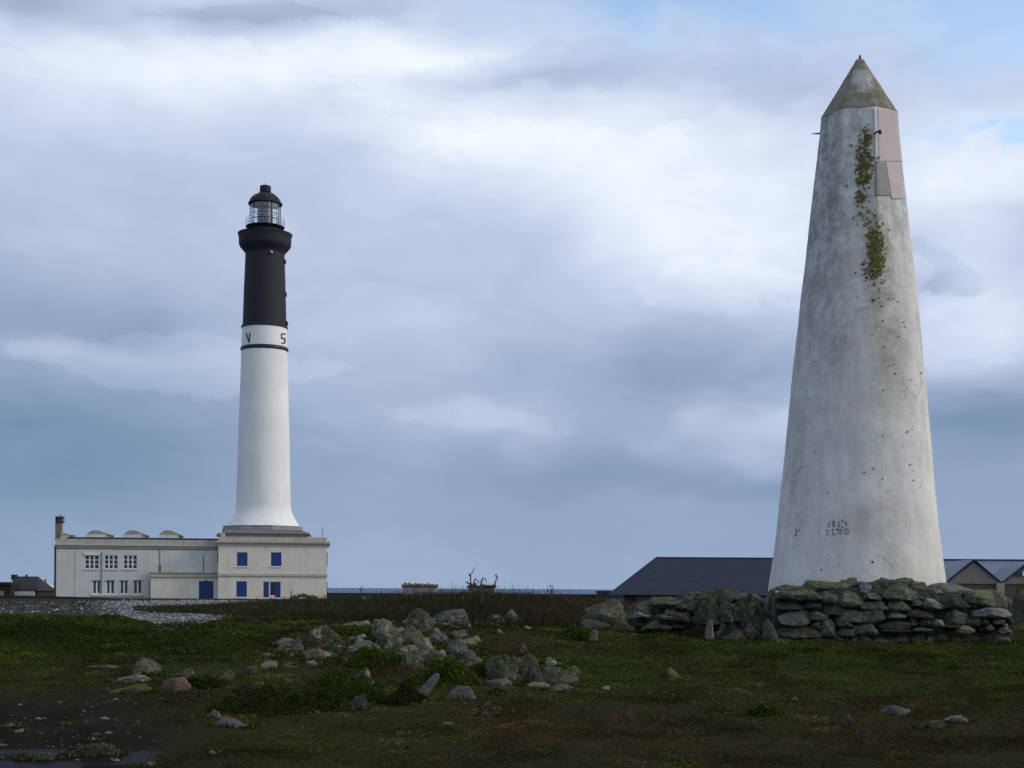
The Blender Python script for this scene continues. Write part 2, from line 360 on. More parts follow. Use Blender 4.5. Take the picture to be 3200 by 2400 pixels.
at=me.color_attributes.new('Zone','FLOAT_COLOR','POINT'); cc=np.ones((nr*nc,4),np.float32); cc[:,0]=sh.ravel(); cc[:,1]=g.ravel(); cc[:,2]=mud.ravel(); at.data.foreach_set('color',cc.ravel())
me.update(); me.validate(); go=bpy.data.objects.new('ground',me); C.objects.link(go); tag(go,'dark heath turf and bare earth running to the shore','ground',kind='structure')
q=NT('heath_ground'); z_=q.n('ShaderNodeAttribute',attribute_name='Zone').outputs['Color']; sp=q.n('ShaderNodeSeparateColor',i={0:z_})
v=q.vec(); a=q.noise(v,3,7,.7); b=q.noise(v,22,6,.7); c=q.noise(v,90,4,.7); e=q.noise(q.vec((1,.45,1)),1.3,5,.65)
gr=q.mix(a,(.018,.026,.008),(.036,.048,.014)); br=q.mix(a,(.022,.019,.009),(.040,.034,.015))
col=q.mix(q.ramp(q.math('ADD',q.math('MULTIPLY',q.math('SUBTRACT',b,.5),.5),sp.outputs[1]),[(.38,0.),(.62,1.)]),br,gr)
mudc=q.mix(q.ramp(e,[(.35,0.),(.7,1.)]),(.009,.0085,.008),(.024,.021,.016))
mudc=q.mix(q.math('MULTIPLY',q.ramp(q.noise(q.vec((1,.25,1)),7,5,.7),[(.68,0.),(.74,1.)]),.5),mudc,(.07,.068,.065))
col=q.mix(sp.outputs[2],col,mudc)
peb=q.n('ShaderNodeTexVoronoi',i={'Vector':q.vec((1,.35,1)),'Scale':9.}); pc_=q.n('ShaderNodeSeparateColor',i={0:peb.outputs['Color']}).outputs[0]
shc=q.mix(q.ramp(pc_,[(.2,0.),(.9,1.)]),(.03,.035,.035),(.17,.175,.19)); shc=q.mix(q.ramp(q.noise(v,.8,5,.6),[(.42,0.),(.6,1.)]),(.045,.055,.045),shc)
col=q.mix(sp.outputs[0],col,shc)
ro=1.
q.out(col,ro,q.math('ADD',b,q.math('ADD',c,q.math('MULTIPLY',a,1.5))),.9,.03,.02); me.materials.append(q.m)
# sea
sv=[];sr=[218,300,450,800,1500,3000,8000,20000,45000]
mb=MB()
for i,d in enumerate(sr):
    for u in np.linspace(-1.7,1.7,12): mb.v.append((u*d,d,-2.6))
for i in range(len(sr)-1):
    for k in range(11): mb.f.append((i*12+k,i*12+k+1,(i+1)*12+k+1,(i+1)*12+k))
q=NT('sea_water'); v=q.vec((.05,.4,1)); w=q.noise(v,1,6,.7)
q.out(q.mix(w,(.085,.13,.22),(.12,.17,.28)),.95,w,.4,.5,.02)
tag(build('sea',mb,q.m),'blue grey sea along the horizon','sea',kind='structure')
# puddle
mb=MB(); n=48; cx,cy=-4.25,12.75
mb.v=[(cx+2.0*math.cos(2*math.pi*k/n),cy+1.75*math.sin(2*math.pi*k/n),-.038) for k in range(n)]; mb.f=[tuple(range(n))]
q=NT('puddle_water'); w=q.noise(q.vec(),5,4,.6); q.out((.004,.005,.007),.35,w,.3,.02,.1,IOR=1.09); build('puddle',mb,q.m)
tag(bpy.data.objects['puddle'],'shallow dark puddle reflecting the sky','puddle',kind='structure')
# ================================================================ PLANT COVER
def scatter(n,d0,d1,pxlo=-250,pxhi=3450,pw=1.0):
    t=rng.random(n); d=(d0**(1+pw-1)+(d1**(pw)-d0**(pw))*t)**(1/pw) if pw!=0 else d0*(d1/d0)**t
    p=rng.uniform(pxlo,pxhi,n); return (p-1600)*d/F,d
# short turf
x,y=scatter(780000,11.8,37,pw=.35); x2,y2=scatter(200000,11.8,37,-1300,-250,.35); x3,y3=scatter(230000,11.8,37,3450,5000,.35); x,y=np.concatenate([x,x2,x3]),np.concatenate([y,y2,y3]); z=ground(x,y); px,row,sh,mud,g=zones(x,y,z)
dens=(1-.93*mud)*(.45+.75*n2(x,y,.9,3,61)+.3*g)
k=(~sh)&(rng.random(len(x))<np.clip(dens,.1,1)); x,y,z,px,row,mud,g=[a_[k] for a_ in (x,y,z,px,row,mud,g)]
t=np.clip(g+rng.normal(size=len(x))*.14+.35*n2(x,y,.22,2,62),0,1)[:,None]
hue=n2(x,y,.8,3,63)[:,None]
green=np.array([.040,.056,.014])+np.clip(hue,0,1)*np.array([.022,.02,-.004]); brown=np.array([.054,.046,.021])+np.clip(-hue,0,1)*np.array([.010,-.004,-.004])
tt=np.clip((t-.35)/.3,0,1); col=(green*tt+brown*(1-tt))*(.7+.7*rng.random((len(x),1)))*(1-.6*mud[:,None])*(.75+.5*n2(x,y,1.1,3,64)[:,None])
L=.0012*y*rng.uniform(.5,1.5,len(x))*(1+.7*np.clip(n2(x,y,.35,2,65),0,1))*np.clip(1-.5*mud,.3,1)
cp=np.clip(n2(x,y,.38,3,66)*1.5-.05,0,1)*(1-mud); cp2=np.clip(n2(x,y,1.3,3,67)*1.4,0,1)*(1-mud)
red=np.clip(n2(x,y,1.7,3,68)*2-.7,0,1)[:,None]*(1-mud[:,None]); col=col*(1-.5*red)+.5*red*np.array([.066,.034,.018])*rng.uniform(.5,1.5,(len(x),1))
col=col*(.82+.95*cp[:,None]-.25*cp2[:,None])*(1+.5*(rng.random((len(x),1))<.03)); L=L*(1+.5*cp)
V=leaves(np.stack([x,y,z-.003+(cp*.05+cp2*.03)*rng.random(len(x))**.5],1),L,col,.1,.30)
tag(fast_mesh('turf',V,4,4,M['leaf'],col),'short green and brown turf growing over the heath','grass',kind='stuff')
print('turf',len(x))
# longer tussock blades
x,y=scatter(300000,12,36,pw=.4); cp=np.clip(n2(x,y,.5,3,101)*2.2-.35,0,1)*np.clip(n2(x,y,.14,2,102)*2+.3,0,1); z=ground(x,y); px,row,sh,mud,g=zones(x,y,z)
k=(~sh)&(rng.random(len(x))<cp*(1-mud)); x,y,z,g=x[k],y[k],z[k],g[k]; t=np.clip(g+rng.normal(size=len(x))*.25,0,1)[:,None]
col=(np.array([.055,.075,.020])*t+np.array([.085,.068,.036])*(1-t))*rng.uniform(.5,1.5,(len(x),1))
V=leaves(np.stack([x,y,z-.005],1),.0022*y*rng.uniform(.6,1.5,len(x)),None,.55,.10)
tag(fast_mesh('tussock_grass',V,4,4,M['leaf'],col),'longer tufts of olive and straw grass standing out of the turf','grass',kind='stuff')
# bramble cover on the left hump
def cover(name,label,cat,n,pxr,dr,hfun,cols,size,seed,up=.2,dens=None,kind='stuff'):
    r=np.random.default_rng(seed); px=r.uniform(pxr[0],pxr[1],n); y=r.uniform(dr[0],dr[1],n); x=(px-1600)*y/F; g=ground(x,y)
    h=hfun(px,y)*(.75+.5*n2(x,y,.45,3,seed)+.25*n2(x,y,.15,2,seed+1))
    ok=h>.015; x,y,g,h,px=[a_[ok] for a_ in (x,y,g,h,px)]
    z=g+h*r.random(len(x))**.45
    t=np.clip(.4+.9*n2(x,y,1.0,4,seed+2)+r.normal(size=len(x))*.15,0,1)[:,None]
    col=(np.array(cols[0])*(1-t)+np.array(cols[1])*t)*r.uniform(.55,1.45,(len(x),1))
    V=leaves(np.stack([x,y,z],1),size*y/25*r.uniform(.6,1.6,len(x)),col,up,.38,r)
    o=fast_mesh(name,V,4,4,M['leaf'],col); return tag(o,label,cat,kind=kind)
def hump(px,y):
    return .27*sst(-400,0,px+250)*sst(950,620,px+60*np.sin(y*2.))*np.exp(-((y-28.5+1.5*np.sin(px/90))/4.0)**2)*(1-sst(26.5,28.5,y)*sst(300,470,px+40*np.sin(y)))*(1-.8*sst(31,33,y)*sst(100,300,px))
cover('ground_cover','dense low green brambles covering the hump at left','brambles',150000,(-900,950),(23,38),hump,[(.015,.026,.007),(.05,.072,.014)],.03,301)
# dead brush band
def brushH(px): return np.interp(px,[420,560,700,850,1000,1200,1400,1500,1600,1750,1850,1950,2050,2150],[0,.10,.24,.42,.56,.68,.80,.86,.78,.68,.6,.4,.25,.1])
n=80000; r=np.random.default_rng(5); px=r.uniform(420,2150,n); y=r.uniform(31,60,n)**1.0
keep=(px>900)|(y>34+ (900-px)*.03); px,y=px[keep],y[keep]
x=(px-1600)*y/F; g=ground(x,y); n=len(x)
near=np.interp(y,[31,36,44,60],[.35,.6,1.,1.])*.92
h=brushH(px)*near*np.clip(.68+.24*n2(x,y,1.6,3,71)+.26*r.random(n)**2+.5*r.random(n)*(r.random(n)<.05),.2,1.5); 
lean=r.normal(size=(n,3))*.18; lean[:,2]=1; lean/=np.linalg.norm(lean,axis=1)[:,None]
sw=.0045*y/40*r.uniform(.6,1.6,n); P0=np.stack([x,y,g-.02],1); P1=P0+lean*(h*.55)[:,None]+r.normal(size=(n,3))*.02; P2=P1+ (lean+r.normal(size=(n,3))*.22)*(h*.5)[:,None]
a_=r.uniform(0,math.pi,n); s=np.stack([np.cos(a_),np.sin(a_)*.5,np.zeros(n)],1)*sw[:,None]
V1=np.stack([P0-s*1.5,P0+s*1.5,P1+s,P1-s],1); V2=np.stack([P1-s,P1+s,P2+s*.3,P2-s*.3],1)
hue=np.clip(n2(x,y,2.5,3,72)*.6+.5+r.normal(size=n)*.15,0,1)[:,None]; red=sst(1500,1950,px+n2(x,y,2,2,73)*200)[:,None]
col=(np.array([.030,.029,.018])*(1-hue)+np.array([.058,.052,.033])*hue)*(1-red)+red*np.array([.058,.040,.027]); col=col*r.uniform(.35,1.9,(n,1))*(.8+.6*n2(x,y,1.0,3,74)[:,None])
pale=r.random(n)<.012; col[pale]=np.array([.10,.085,.06])
# small leaves / heads on stems
m=4; idx=np.repeat(np.arange(n),m); tt=r.random(len(idx))**.7; Pm=P0[idx]*(1-tt[:,None])+P2[idx]*tt[:,None]+r.normal(size=(len(idx),3))*.05
lc=col[idx]*r.uniform(.5,1.3,(len(idx),1)); gm=r.random(len(idx))<.22; lc[gm]=np.array([.032,.042,.014])*r.uniform(.6,1.4,(gm.sum(),1))
V3=leaves(Pm,.026*y[idx]/40*r.uniform(.5,1.6,len(idx)),lc,.3,.4,r)
tag(fast_mesh('dead_scrub',np.concatenate([V1,V2,V3]),4,4,M['leaf'],np.concatenate([col,col,lc])),'band of dead brown scrub and dry stems before the sea','scrub',kind='stuff')
# green bramble mounds (things)
def shrub(label,pxc,rowb,wpx,hpx,n,cols,size=.03,seed=1,dfac=.7,name='bramble_bush',group='low green bramble mounds',cat='bush',stems=12):
    x0,y0,z0=on_ground(pxc,rowb); r=np.random.default_rng(seed); w=wpx*y0/F; h=hpx*y0/F*1.15; yc=y0+w*dfac*.4
    t=thing(name,(x0,yc,z0),label,cat,group)
    n=int(n*1.5); w*=1.2; dfac*=1.3; an=r.uniform(0,6.283,n); rr=r.random(n)**.55; cx_,cy_=np.cos(an),np.sin(an)
    edge=1+.38*fbm(np.stack([cx_*1.6+seed,cy_*1.6,0*an],1),3,seed%40); rr2=rr*edge
    xx=x0+cx_*rr2*w/2; yy=yc+cy_*rr2*w*dfac/2; lump=np.clip(.55+.75*n2(xx,yy,.33,3,seed%50)+.35*n2(xx,yy,.11,2,seed%30),.08,1.6)
    hz=h*.85*(1-rr**2)**.55*lump; P=np.stack([xx,yy,ground(xx,yy)+hz*r.random(n)**.4-.01],1)
    tt=np.clip(.5+.6*fbm(P*3+seed,3,3)+r.normal(size=n)*.2,0,1)[:,None]; col=(np.array(cols[0])*(1-tt)+np.array(cols[1])*tt)*r.uniform(.45,1.4,(n,1))*.72
    V=leaves(P,size*.85*y0/22*r.uniform(.6,1.6,n),col,.2,.4,r); o=fast_mesh('foliage',V,4,4,M['leaf'],col,t); 
    mb=MB()
    for i in range(stems):
        a_=r.uniform(0,6.28); q_=r.uniform(.2,.8); ex=x0+math.cos(a_)*w/2*q_; ey=yc+math.sin(a_)*w*dfac/2*q_; ez=float(ground(ex,ey))+h*r.uniform(.4,1.02)*(1-q_*.5)
        mb.tube([(x0+math.cos(a_)*w*.1,yc+math.sin(a_)*w*.08,z0-.03),((x0+ex)/2,(yc+ey)/2,(z0+ez)/2+.04),(ex,ey,ez)],[.006,.005,.003],4)
    build('stem',mb,M['twig'],t); return t
GC=[(.024,.042,.009),(.06,.095,.016)]; GB=[(.045,.08,.012),(.09,.135,.018)]; GD=[(.022,.032,.010),(.05,.06,.018)]
for a in [('big green bramble mound left of the long lichened ridge',1010,2200,300,115,11000,GC),
          ('dark green bramble mass in front of the pale block rock',830,2225,320,90,8000,GD),
          ('bright green bramble clump behind the leaning thin slab',1390,2140,190,75,7000,GB),
          ('green bramble growing up the front of the big outcrop block',1560,2120,150,60,4500,GC),
          ('yellow green moss mound right of the dome rock, below the scrub',1110,1985,140,38,4500,GB),
          ('green bramble strip under the white streaked low rock',1150,2085,170,60,5000,GB),
          ('small fresh green plant hugging the brown rock left of the pink stone',630,2150,150,55,4500,GC),
          ('dark bramble patch right of the oval lichened boulder',1250,2200,150,55,4500,GD),
          ('bright green weed patch on the turf left of the flat grey slab',1800,2000,75,70,2500,GB),
          ('yellow green weeds tucked in the wall foot gap',2352,1995,50,45,900,GB)]:
    shrub(*a,seed=int(a[1]))
for a in [('leafy bright green weed alone in the brown heath at lower right',2390,2235,100,55,1500,GB),
          ('low bright green weed cut by the bottom edge of the picture',2125,2393,110,28,700,GB),
          ('bright green rosette under the flat slab of the outcrop',1557,2170,42,24,350,GB),
          ('tiny green sprout in the dark foreground turf',1262,2342,34,22,220,GB)]:
    shrub(*a,size=.04,seed=int(a[1]),name='leafy_weed',group='bright green weeds in the turf',cat='weed',stems=5)
# ================================================================ OUTCROP ROCKS
R=rock; g1='rocks of the outcrop'
R('boulder',1252,1362,1903,1978,M['rkl'],'peaked lichen covered boulder at the top of the outcrop',dr=.9,prof=[.5,.85,1,1,.85,.65,.5],sub=5,tf=5000)
R('boulder',1325,1490,1902,1957,M['rkw'],'flat topped boulder with white patches beneath the dead scrub',dr=.6,prof=[.7,.9,1,1,.95,.85,.6],n=3.5,sub=5,tf=1500,tcol=MG,cthr=.1)
R('boulder',1142,1268,1931,1992,M['rkl'],'blunt lichened boulder at the upper left end of the outcrop',dr=1.2,prof=[.6,.95,1,.95,.85,.7],amp=.18,sub=5,tf=4200,strat=0,cthr=-.25,n=2.5)
R('boulder',1215,1345,1955,2018,M['rkl'],'broad lichened rock directly below the peaked boulder',dr=1.2,prof=[.7,.95,1,.9,.8,.6],amp=.18,sub=5,tf=4200,strat=0,cthr=-.25,n=2.5)
R('boulder',1160,1262,1980,2030,M['rkl'],'low lichened rock below the blunt boulder at the upper left',dr=1.2,prof=[.5,.8,1,.95,.8],amp=.18,sub=5,tf=4200,strat=0,cthr=-.25,n=2.5)
R('rock_slab',1325,1430,1960,2020,M['rkg'],'upper layered grey slab sloping right of the peaked boulder',dr=1.2,prof=[.95,1,.85,.65,.4],amp=.18,sub=5,tf=1200,strat=1,cthr=.1,n=3.0)
R('rock_slab',1375,1495,1995,2058,M['rkg'],'lower layered grey slab sloping down to the big mossy block',dr=1.2,prof=[.9,1,.85,.65,.35],amp=.18,sub=5,tf=1200,strat=1,cthr=.1,n=3.0)
R('boulder',1262,1390,1988,2050,M['rkl'],'wide lumpy lichened rock at the heart of the outcrop',dr=1.2,prof=[.6,.85,1,1,.85,.6],amp=.18,sub=5,tf=4200,strat=0,cthr=-.25,n=2.5)
R('boulder',1178,1290,2012,2064,M['rkl'],'lichened rock with a low left shoulder above the green brambles',dr=1.2,prof=[.35,.6,.9,1,.9],amp=.18,sub=5,tf=4200,strat=0,cthr=-.25,n=2.5)
R('boulder',1225,1325,2040,2084,M['rkl'],'squat lichened rock at the lower front of the outcrop',dr=1.2,prof=[.6,.9,1,.9,.7],amp=.18,sub=5,tf=4200,strat=0,cthr=-.25,n=2.5)
R('boulder',1308,1412,2028,2082,M['rkl'],'rounded lichened rock front right of the squat one',dr=1.2,prof=[.7,.95,1,.9,.6],amp=.18,sub=5,tf=4200,strat=0,cthr=-.25,n=2.5)
R('rock_slab',1415,1530,2032,2086,M['rkg'],'low grey rock left of the big mossy block',dr=1.2,prof=[.7,.9,1,.8,.5],amp=.18,sub=5,tf=1200,strat=1,cthr=.1,n=3.0)
R('rock',1075,1190,2000,2042,M['rkw'],'low rock with white streaked face left of the lumpy mass',dr=.6,prof=[.5,.8,.9,1,.9,.8],sub=4,strat=1,tf=700,cthr=.1)
R('rock_slab',1552,1670,1903,1950,M['rks'],'pale wedge slab with its sharp tip raised to the left',dr=.4,prof=[1,.95,.75,.55,.35,.2],sub=4,strat=1,n=3.5)
R('rock',1512,1578,1920,1952,M['rkw'],'small white flecked rock left of the wedge slab',dr=.7,sub=3,prof=[.5,.8,1,1,.8])
R('dome_rock',912,1102,1958,2020,M['rkl'],'large dome rock draped with dry grass and lichen',dr=.7,prof=[.6,.85,1,1,.95,.8,.5],sub=5,tf=8000,tsz=.03,tcol=[(.05,.07,.03),(.20,.20,.14)])
R('rock',852,968,2000,2040,M['rkw'],'pale lichened rock left of and below the dome rock',dr=.7,prof=[.6,.8,1,1,.8,.6],sub=4,tf=1500)
R('rock',957,1034,2024,2064,M['rkt'],'smooth brown rounded rock beneath the dome rock',dr=.7,sub=4,prof=[.4,.7,1,.95,.7],cuts=2,amp=.05)
R('rock',985,1070,2014,2044,M['rkm'],'small mossy rock right of the smooth brown one',dr=.7,sub=3,tf=700,tcol=MG)
R('rock',808,876,2065,2093,M['rks'],'pale speckled block rock amid the brambles',dr=.6,n=4,sub=4)
R('boulder',1098,1174,2086,2154,M['rkl'],'oval lichened boulder standing in the dark brambles',dr=.8,sub=4,prof=[.6,.85,1,1,.9,.7],tf=2500)
R('rock_slab',1072,1152,2168,2222,M['rkd'],'dark tilted slab below the oval lichened boulder',dr=.5,prof=[.25,.5,.8,1,.9],sub=4,strat=1)
R('rock',752,815,2080,2106,M['rkd'],'dark low rock left of the pale speckled block',dr=.6,sub=3)
R('rock_slab',1378,1500,2142,2186,M['rkg'],'flat blue grey slab with layered face in front of the brambles',dr=.45,prof=[.35,.7,.95,1,1,.9],n=4,strat=1,sub=4)
R('rock_slab',1503,1618,2119,2146,M['rkg'],'thin curved slab lying under the big outcrop block',dr=.4,prof=[.7,1,.95,.8,.5],sub=4,strat=1)
R('rock_block',1478,1665,2046,2130,M['rkm'],'big mossy block with flat green top at right of the outcrop',dr=.6,prof=[.8,.84,.88,.9,.95,1,.95],n=4,sub=5,tf=4500,tcol=LD)
R('rock_block',1630,1690,2040,2098,M['rkg'],'blunt grey rock knob at the right end of the big block',dr=.9,n=3.0,sub=4,tf=900,prof=[.6,.9,1,1,.95,.8])
R('rock',1640,1712,2070,2142,M['rkd'],'dark overhanging rock between the knob and the lichened wedge',dr=.6,sub=4,prof=[.5,.9,1,.7,.4])
R('rock',1688,1816,2083,2138,M['rkl'],'wedge shaped lichened rock at the right end of the outcrop',dr=.6,sub=4,prof=[1,.95,.85,.7,.6,.4],n=3,tf=2200)
R('rock_slab',1706,1815,2138,2158,M['rkg'],'low grey slab on the turf under the lichened wedge',dr=.4,sub=4,strat=1,prof=[.8,1,.9,.8])
R('rock',1620,1652,2010,2042,M['rkt'],'small round pale stone perched behind the big block',dr=.8,sub=3)
R('rock',1487,1600,2192,2236,M['rkm'],'low rock with orange moss and a blue white fleck in the brown turf',dr=.6,sub=4,prof=[.3,.7,1,1,.95,.7],tf=900,tcol=[(.03,.03,.01),(.10,.06,.012)])
# jumbled bedrock bank that ties the outcrop together
oc=thing('rocky_outcrop',on_ground(1250,2060),'low jumbled bank of pale lichened bedrock stones half buried in the grass','outcrop')
BANK=[(800,2075),(850,2010),(900,1985),(1080,1965),(1150,1945),(1260,1925),(1360,1915),(1440,1965),(1520,2035),(1680,2050),(1800,2105),(1810,2150),(1650,2150),(1480,2125),(1330,2100),(1180,2085),(1050,2075),(900,2095)]
r=np.random.default_rng(17); pp=[];ff=[];kk=0; cnt=0
while cnt<96:
    a_=r.uniform(800,1820); b_=r.uniform(1930,2150)
    if not poly_in(np.array([a_]),np.array([b_]),BANK)[0]: continue
    cnt+=1; x_,y_,z_=on_ground(a_,b_); w_=r.uniform(.3,.8)*(1.1 if a_<1500 else .85); h_=w_*r.uniform(.22,.42)
    p,f=rock_verts(w_,w_*r.uniform(.6,1.1),h_,2.6,4 if w_>.35 else 3,.16,[r.uniform(.4,1) for _ in range(5)],6,int(r.random()<.4),True,fine=.045)
    g_=r.uniform(0,6.28); c_,s_=math.cos(g_),math.sin(g_); p=np.stack([p[:,0]*c_-p[:,1]*s_,p[:,0]*s_+p[:,1]*c_,p[:,2]],1)+np.array([x_,y_+.1,z_-h_*.3])
    mesh('stone',p,f,M[r.choice(['rkl','rkl','rkl','rkg','rkw','rkm'])],oc,True); FR.append((x_,y_+.1,w_/2,w_/2.5,h_*.7))
    pp.append(p); ff+=[tuple(i+kk for i in q_) for q_ in f]; kk+=len(p)
tufts(np.concatenate(pp),ff,60000,.016,LG,0,55,oc,cthr=-.1)
# leaning thin slab
x0,y0,z0=on_ground(1315,2182); a=Vector(W(1308,2182,y0)); b=Vector(W(1371,2106,y0+.1)); mb=MB(); ax=(b-a); pr=Vector((ax.z,0,-ax.x)).normalized()
def plank(a,b,wa,wb,th,nn=24,seed=3,jit=.004):
    r=np.random.default_rng(seed); ax=b-a; pr=Vector((ax.z,0,-ax.x)).normalized(); f0=[];
    mb=MB()
    for i in range(nn+1):
        t=i/nn; c=a.lerp(b,t); w=(wa+(wb-wa)*t)*(1-.75*max(0,(t-.8)/.2)**2)/2; j=r.normal(size=4)*jit
        for sx,sy,k in ((-1,-1,0),(1,-1,1),(1,1,2),(-1,1,3)): mb.v.append(tuple(c+pr*(sx*w+j[k])+Vector((0,sy*th/2+j[(k+1)%4],0))))
    for i in range(nn):
        for k in range(4): mb.f.append((i*4+k,i*4+(k+1)%4,(i+1)*4+(k+1)%4,(i+1)*4+k))
    mb.f.append((3,2,1,0)); mb.f.append(tuple(nn*4+k for k in range(4))); return mb
tag(smooth_by_angle(build('stone_slab',plank(a,b,.13,.10,.05),M['rkg'],org=(a.x,a.y,a.z))),'thin grey slab standing on end and leaning right amid the brambles','rock',g1)
g2='loose stones on the turf at left'
R('boulder',414,513,2054,2112,M['rkl'],'rounded lichened boulder lying in the grass at left',group=g2,dr=.7,prof=[.5,.8,1,.95,.75,.5],sub=4,tf=1200)
R('flat_stone',352,505,2136,2166,M['rkm'],'long flat stone with mossy green top beside the pink stone',group=g2,dr=.4,sub=4,prof=[.3,.6,.8,.95,1,1],strat=1)
R('flat_stone',500,594,2116,2166,M['rkp'],'flat pink brown granite stone with a rounded lower edge',group=g2,dr=.5,n=3.5,sub=4,prof=[.75,.9,.95,1,1],amp=.05,cuts=2)
R('rock',554,616,2086,2120,M['rkw'],'rough white flecked rock behind the pink granite stone',group=g2,dr=.6,sub=4,prof=[.3,.6,.8,1,.95])
R('flat_stone',676,752,2094,2126,M['rkt'],'tan slanting slab half sunk in green brambles',group=g2,dr=.5,sub=4,prof=[.3,.55,.8,1,.9],n=3.4)
R('flat_stone',258,386,2076,2092,M['rkw'],'long low pale stone left of the rounded lichened boulder',group=g2,dr=.4,sub=4,strat=1)
R('flat_stone',342,482,2108,2134,M['rkw'],'low pale stone with orange lichen below the rounded lichened boulder',group=g2,dr=.4,sub=4,strat=1)
R('flat_stone',652,786,2239,2274,M['rko'],'blue grey slab with orange face alone in the dark foreground',group=g2,dr=.35,n=2.4,prof=[.1,.45,.8,1,1,.75,.3],sub=4,cuts=2,amp=.04,fine=.008,sink=.05)
R('flat_stone',632,712,2217,2242,M['rkw'],'thin white flecked flake above the orange faced slab',group=g2,dr=.5,sub=3,prof=[.4,.6,1,.7,.8],strat=1)
R('flat_stone',207,370,2327,2366,M['rkm'],'mossy loaf shaped stone at the edge of the puddle',group=g2,dr=.35,n=4,sub=4,prof=[.6,.75,.9,1,1,1],strat=1,tf=900,tcol=LD)
R('flat_stone',70,182,2352,2376,M['rkd'],'dark low stone in the puddle left of the mossy loaf stone',group=g2,dr=.4,sub=3)
R('flat_stone',-10,62,2262,2273,M['rks'],'pale flat stone at the left edge of the picture',group=g2,dr=.5,sub=3)
R('flat_stone',40,80,2282,2290,M['rks'],'small pale chip below the flat stone at the left edge',group=g2,dr=.6,sub=3)
R('flat_stone',206,230,2262,2268,M['rkt'],'tiny tan chip on the dark mud at left',group=g2,dr=.6,sub=3)
R('flat_stone',440,492,2382,2396,M['rks'],'white ragged stone on the far rim of the puddle at the bottom',group=g2,dr=.6,sub=3)
R('flat_stone',657,682,2354,2360,M['rks'],'thin white chip in the dark foreground below the orange faced slab',group=g2,dr=.5,sub=3)
R('flat_stone',284,300,2308,2316,M['rks'],'tiny bright white pebble on the dark mud',group=g2,dr=.8,sub=3)
g3='loose stones on the turf at right'
R('rock',2078,2142,2086,2122,M['rkt'],'small curved tan stone with a pale rim amid the turf',group=g3,dr=.5,sub=4,prof=[.8,1,.8,.5,.2])
R('rock',2748,2842,2203,2236,M['rkg'],'low grey stone half buried in brown heath at right',group=g3,dr=.6,sub=4)
R('rock',2604,2680,2232,2270,M['rkd'],'dark green grey stone left of the low grey stone at right',group=g3,dr=.7,sub=4)
R('rock',2946,3040,2234,2260,M['rkw'],'pale streaked slab at the far right of the turf',group=g3,dr=.5,sub=4,strat=1)
R('rock',2872,2960,2250,2276,M['rkd'],'dark smooth stone left of the pale streaked slab',group=g3,dr=.6,sub=4)
R('rock',2462,2500,2178,2196,M['rks'],'small white stone beside the leafy bright weed',group=g3,dr=.7,sub=3)
R('rock',1872,1912,2143,2156,M['rks'],'two toned white chip right of the low grey slab',group=g3,dr=.6,sub=3)
R('rock',1368,1422,2256,2268,M['rkm'],'thin mossy chip in the turf below the flat blue grey slab',group=g3,dr=.6,sub=3)
R('rock',1484,1500,1991,1999,M['rks'],'tiny white pebble on the reddish turf behind the outcrop',group=g3,dr=.8,sub=3)
R('rock',1545,1572,1965,1982,M['rks'],'small pale stone on the turf under the wedge slab',group=g3,dr=.8,sub=3)
R('rock',1632,1668,1955,1971,M['rks'],'flat pale stone at the foot of the wedge slab',group=g3,dr=.7,sub=3)
# ================================================================ TUMBLED WALL (left part) - boulders one by one
g4='boulders tumbled off the end of the stone wall'
def B(X0,X1,Y0,Y1,mat,label,name='boulder',d=None,**k):
    return R(name,1780+X0*.3255,1780+X1*.3255,1700+Y0*.3255,1700+Y1*.3255,mat,label,'boulder' if name=='boulder' else 'rock',g4,d=d,**k)
B(80,672,578,732,M['rkl'],'big low dome boulder of pale lichened rock at the left end of the wall',d=33,dr=.6,prof=[.3,.6,.85,1,.98,.9,.6],sub=5,tf=3500,n=2.4)
B(105,560,520,650,M['rkl'],'lichened slope rock rising behind the big low dome boulder',d=36,dr=.5,prof=[.3,.5,.7,.85,1,1],sub=4,tf=3500)
B(100,410,722,828,M['rkg'],'flat blue grey slab lying below the big dome boulder',name='rock_slab',dr=.5,sub=4,strat=1,prof=[.8,1,.9,.7,.5])
B(368,660,725,840,M['rkt'],'pinkish broken rock right of the flat blue grey slab',dr=.5,sub=4,prof=[1,.95,.7,.6,.4])
B(175,275,822,942,M['rkt'],'small reddish stone on the turf below the flat blue grey slab',dr=.7,sub=3)
B(540,980,505,660,M['wl'],'mossy sloping boulder behind the layered slab',d=31,dr=.6,sub=5,prof=[.4,.6,.8,.95,1],tf=3500,strat=1)
B(940,1255,485,670,M['wl'],'tall mossy boulder above the rounded dark one',d=30,dr=.7,sub=5,prof=[.9,1,.95,.8,.6],tf=3500)
B(635,1015,598,735,M['rkg'],'layered grey slab with a split right end',name='rock_slab',d=29.2,dr=.5,sub=5,strat=1,prof=[.4,.6,.85,1,.95],tf=500,cthr=.2)
B(980,1252,600,745,M['wp'],'rounded dark boulder with a thin pale upper rim',d=28.8,dr=.7,sub=4,prof=[.8,1,1,.85,.5],amp=.05)
B(700,995,722,840,M['rks'],'pale curved flat rock under the layered slab',d=28.4,dr=.5,sub=4,prof=[1,.95,.8,.5,.2],strat=1)
B(945,1222,736,842,M['rks'],'pale grey boulder under the rounded dark one',d=28,dr=.6,sub=4,prof=[.9,1,1,.95,.7],amp=.05)
B(1300,1400,724,872,M['rks'],'upright pale flat stone leaning on the wall end',d=26.2,dr=.6,n=6,sub=4,amp=.05,cuts=2,prof=[.8,1,1,.95])
g5='stones of the tumbled wall between slab and obelisk'
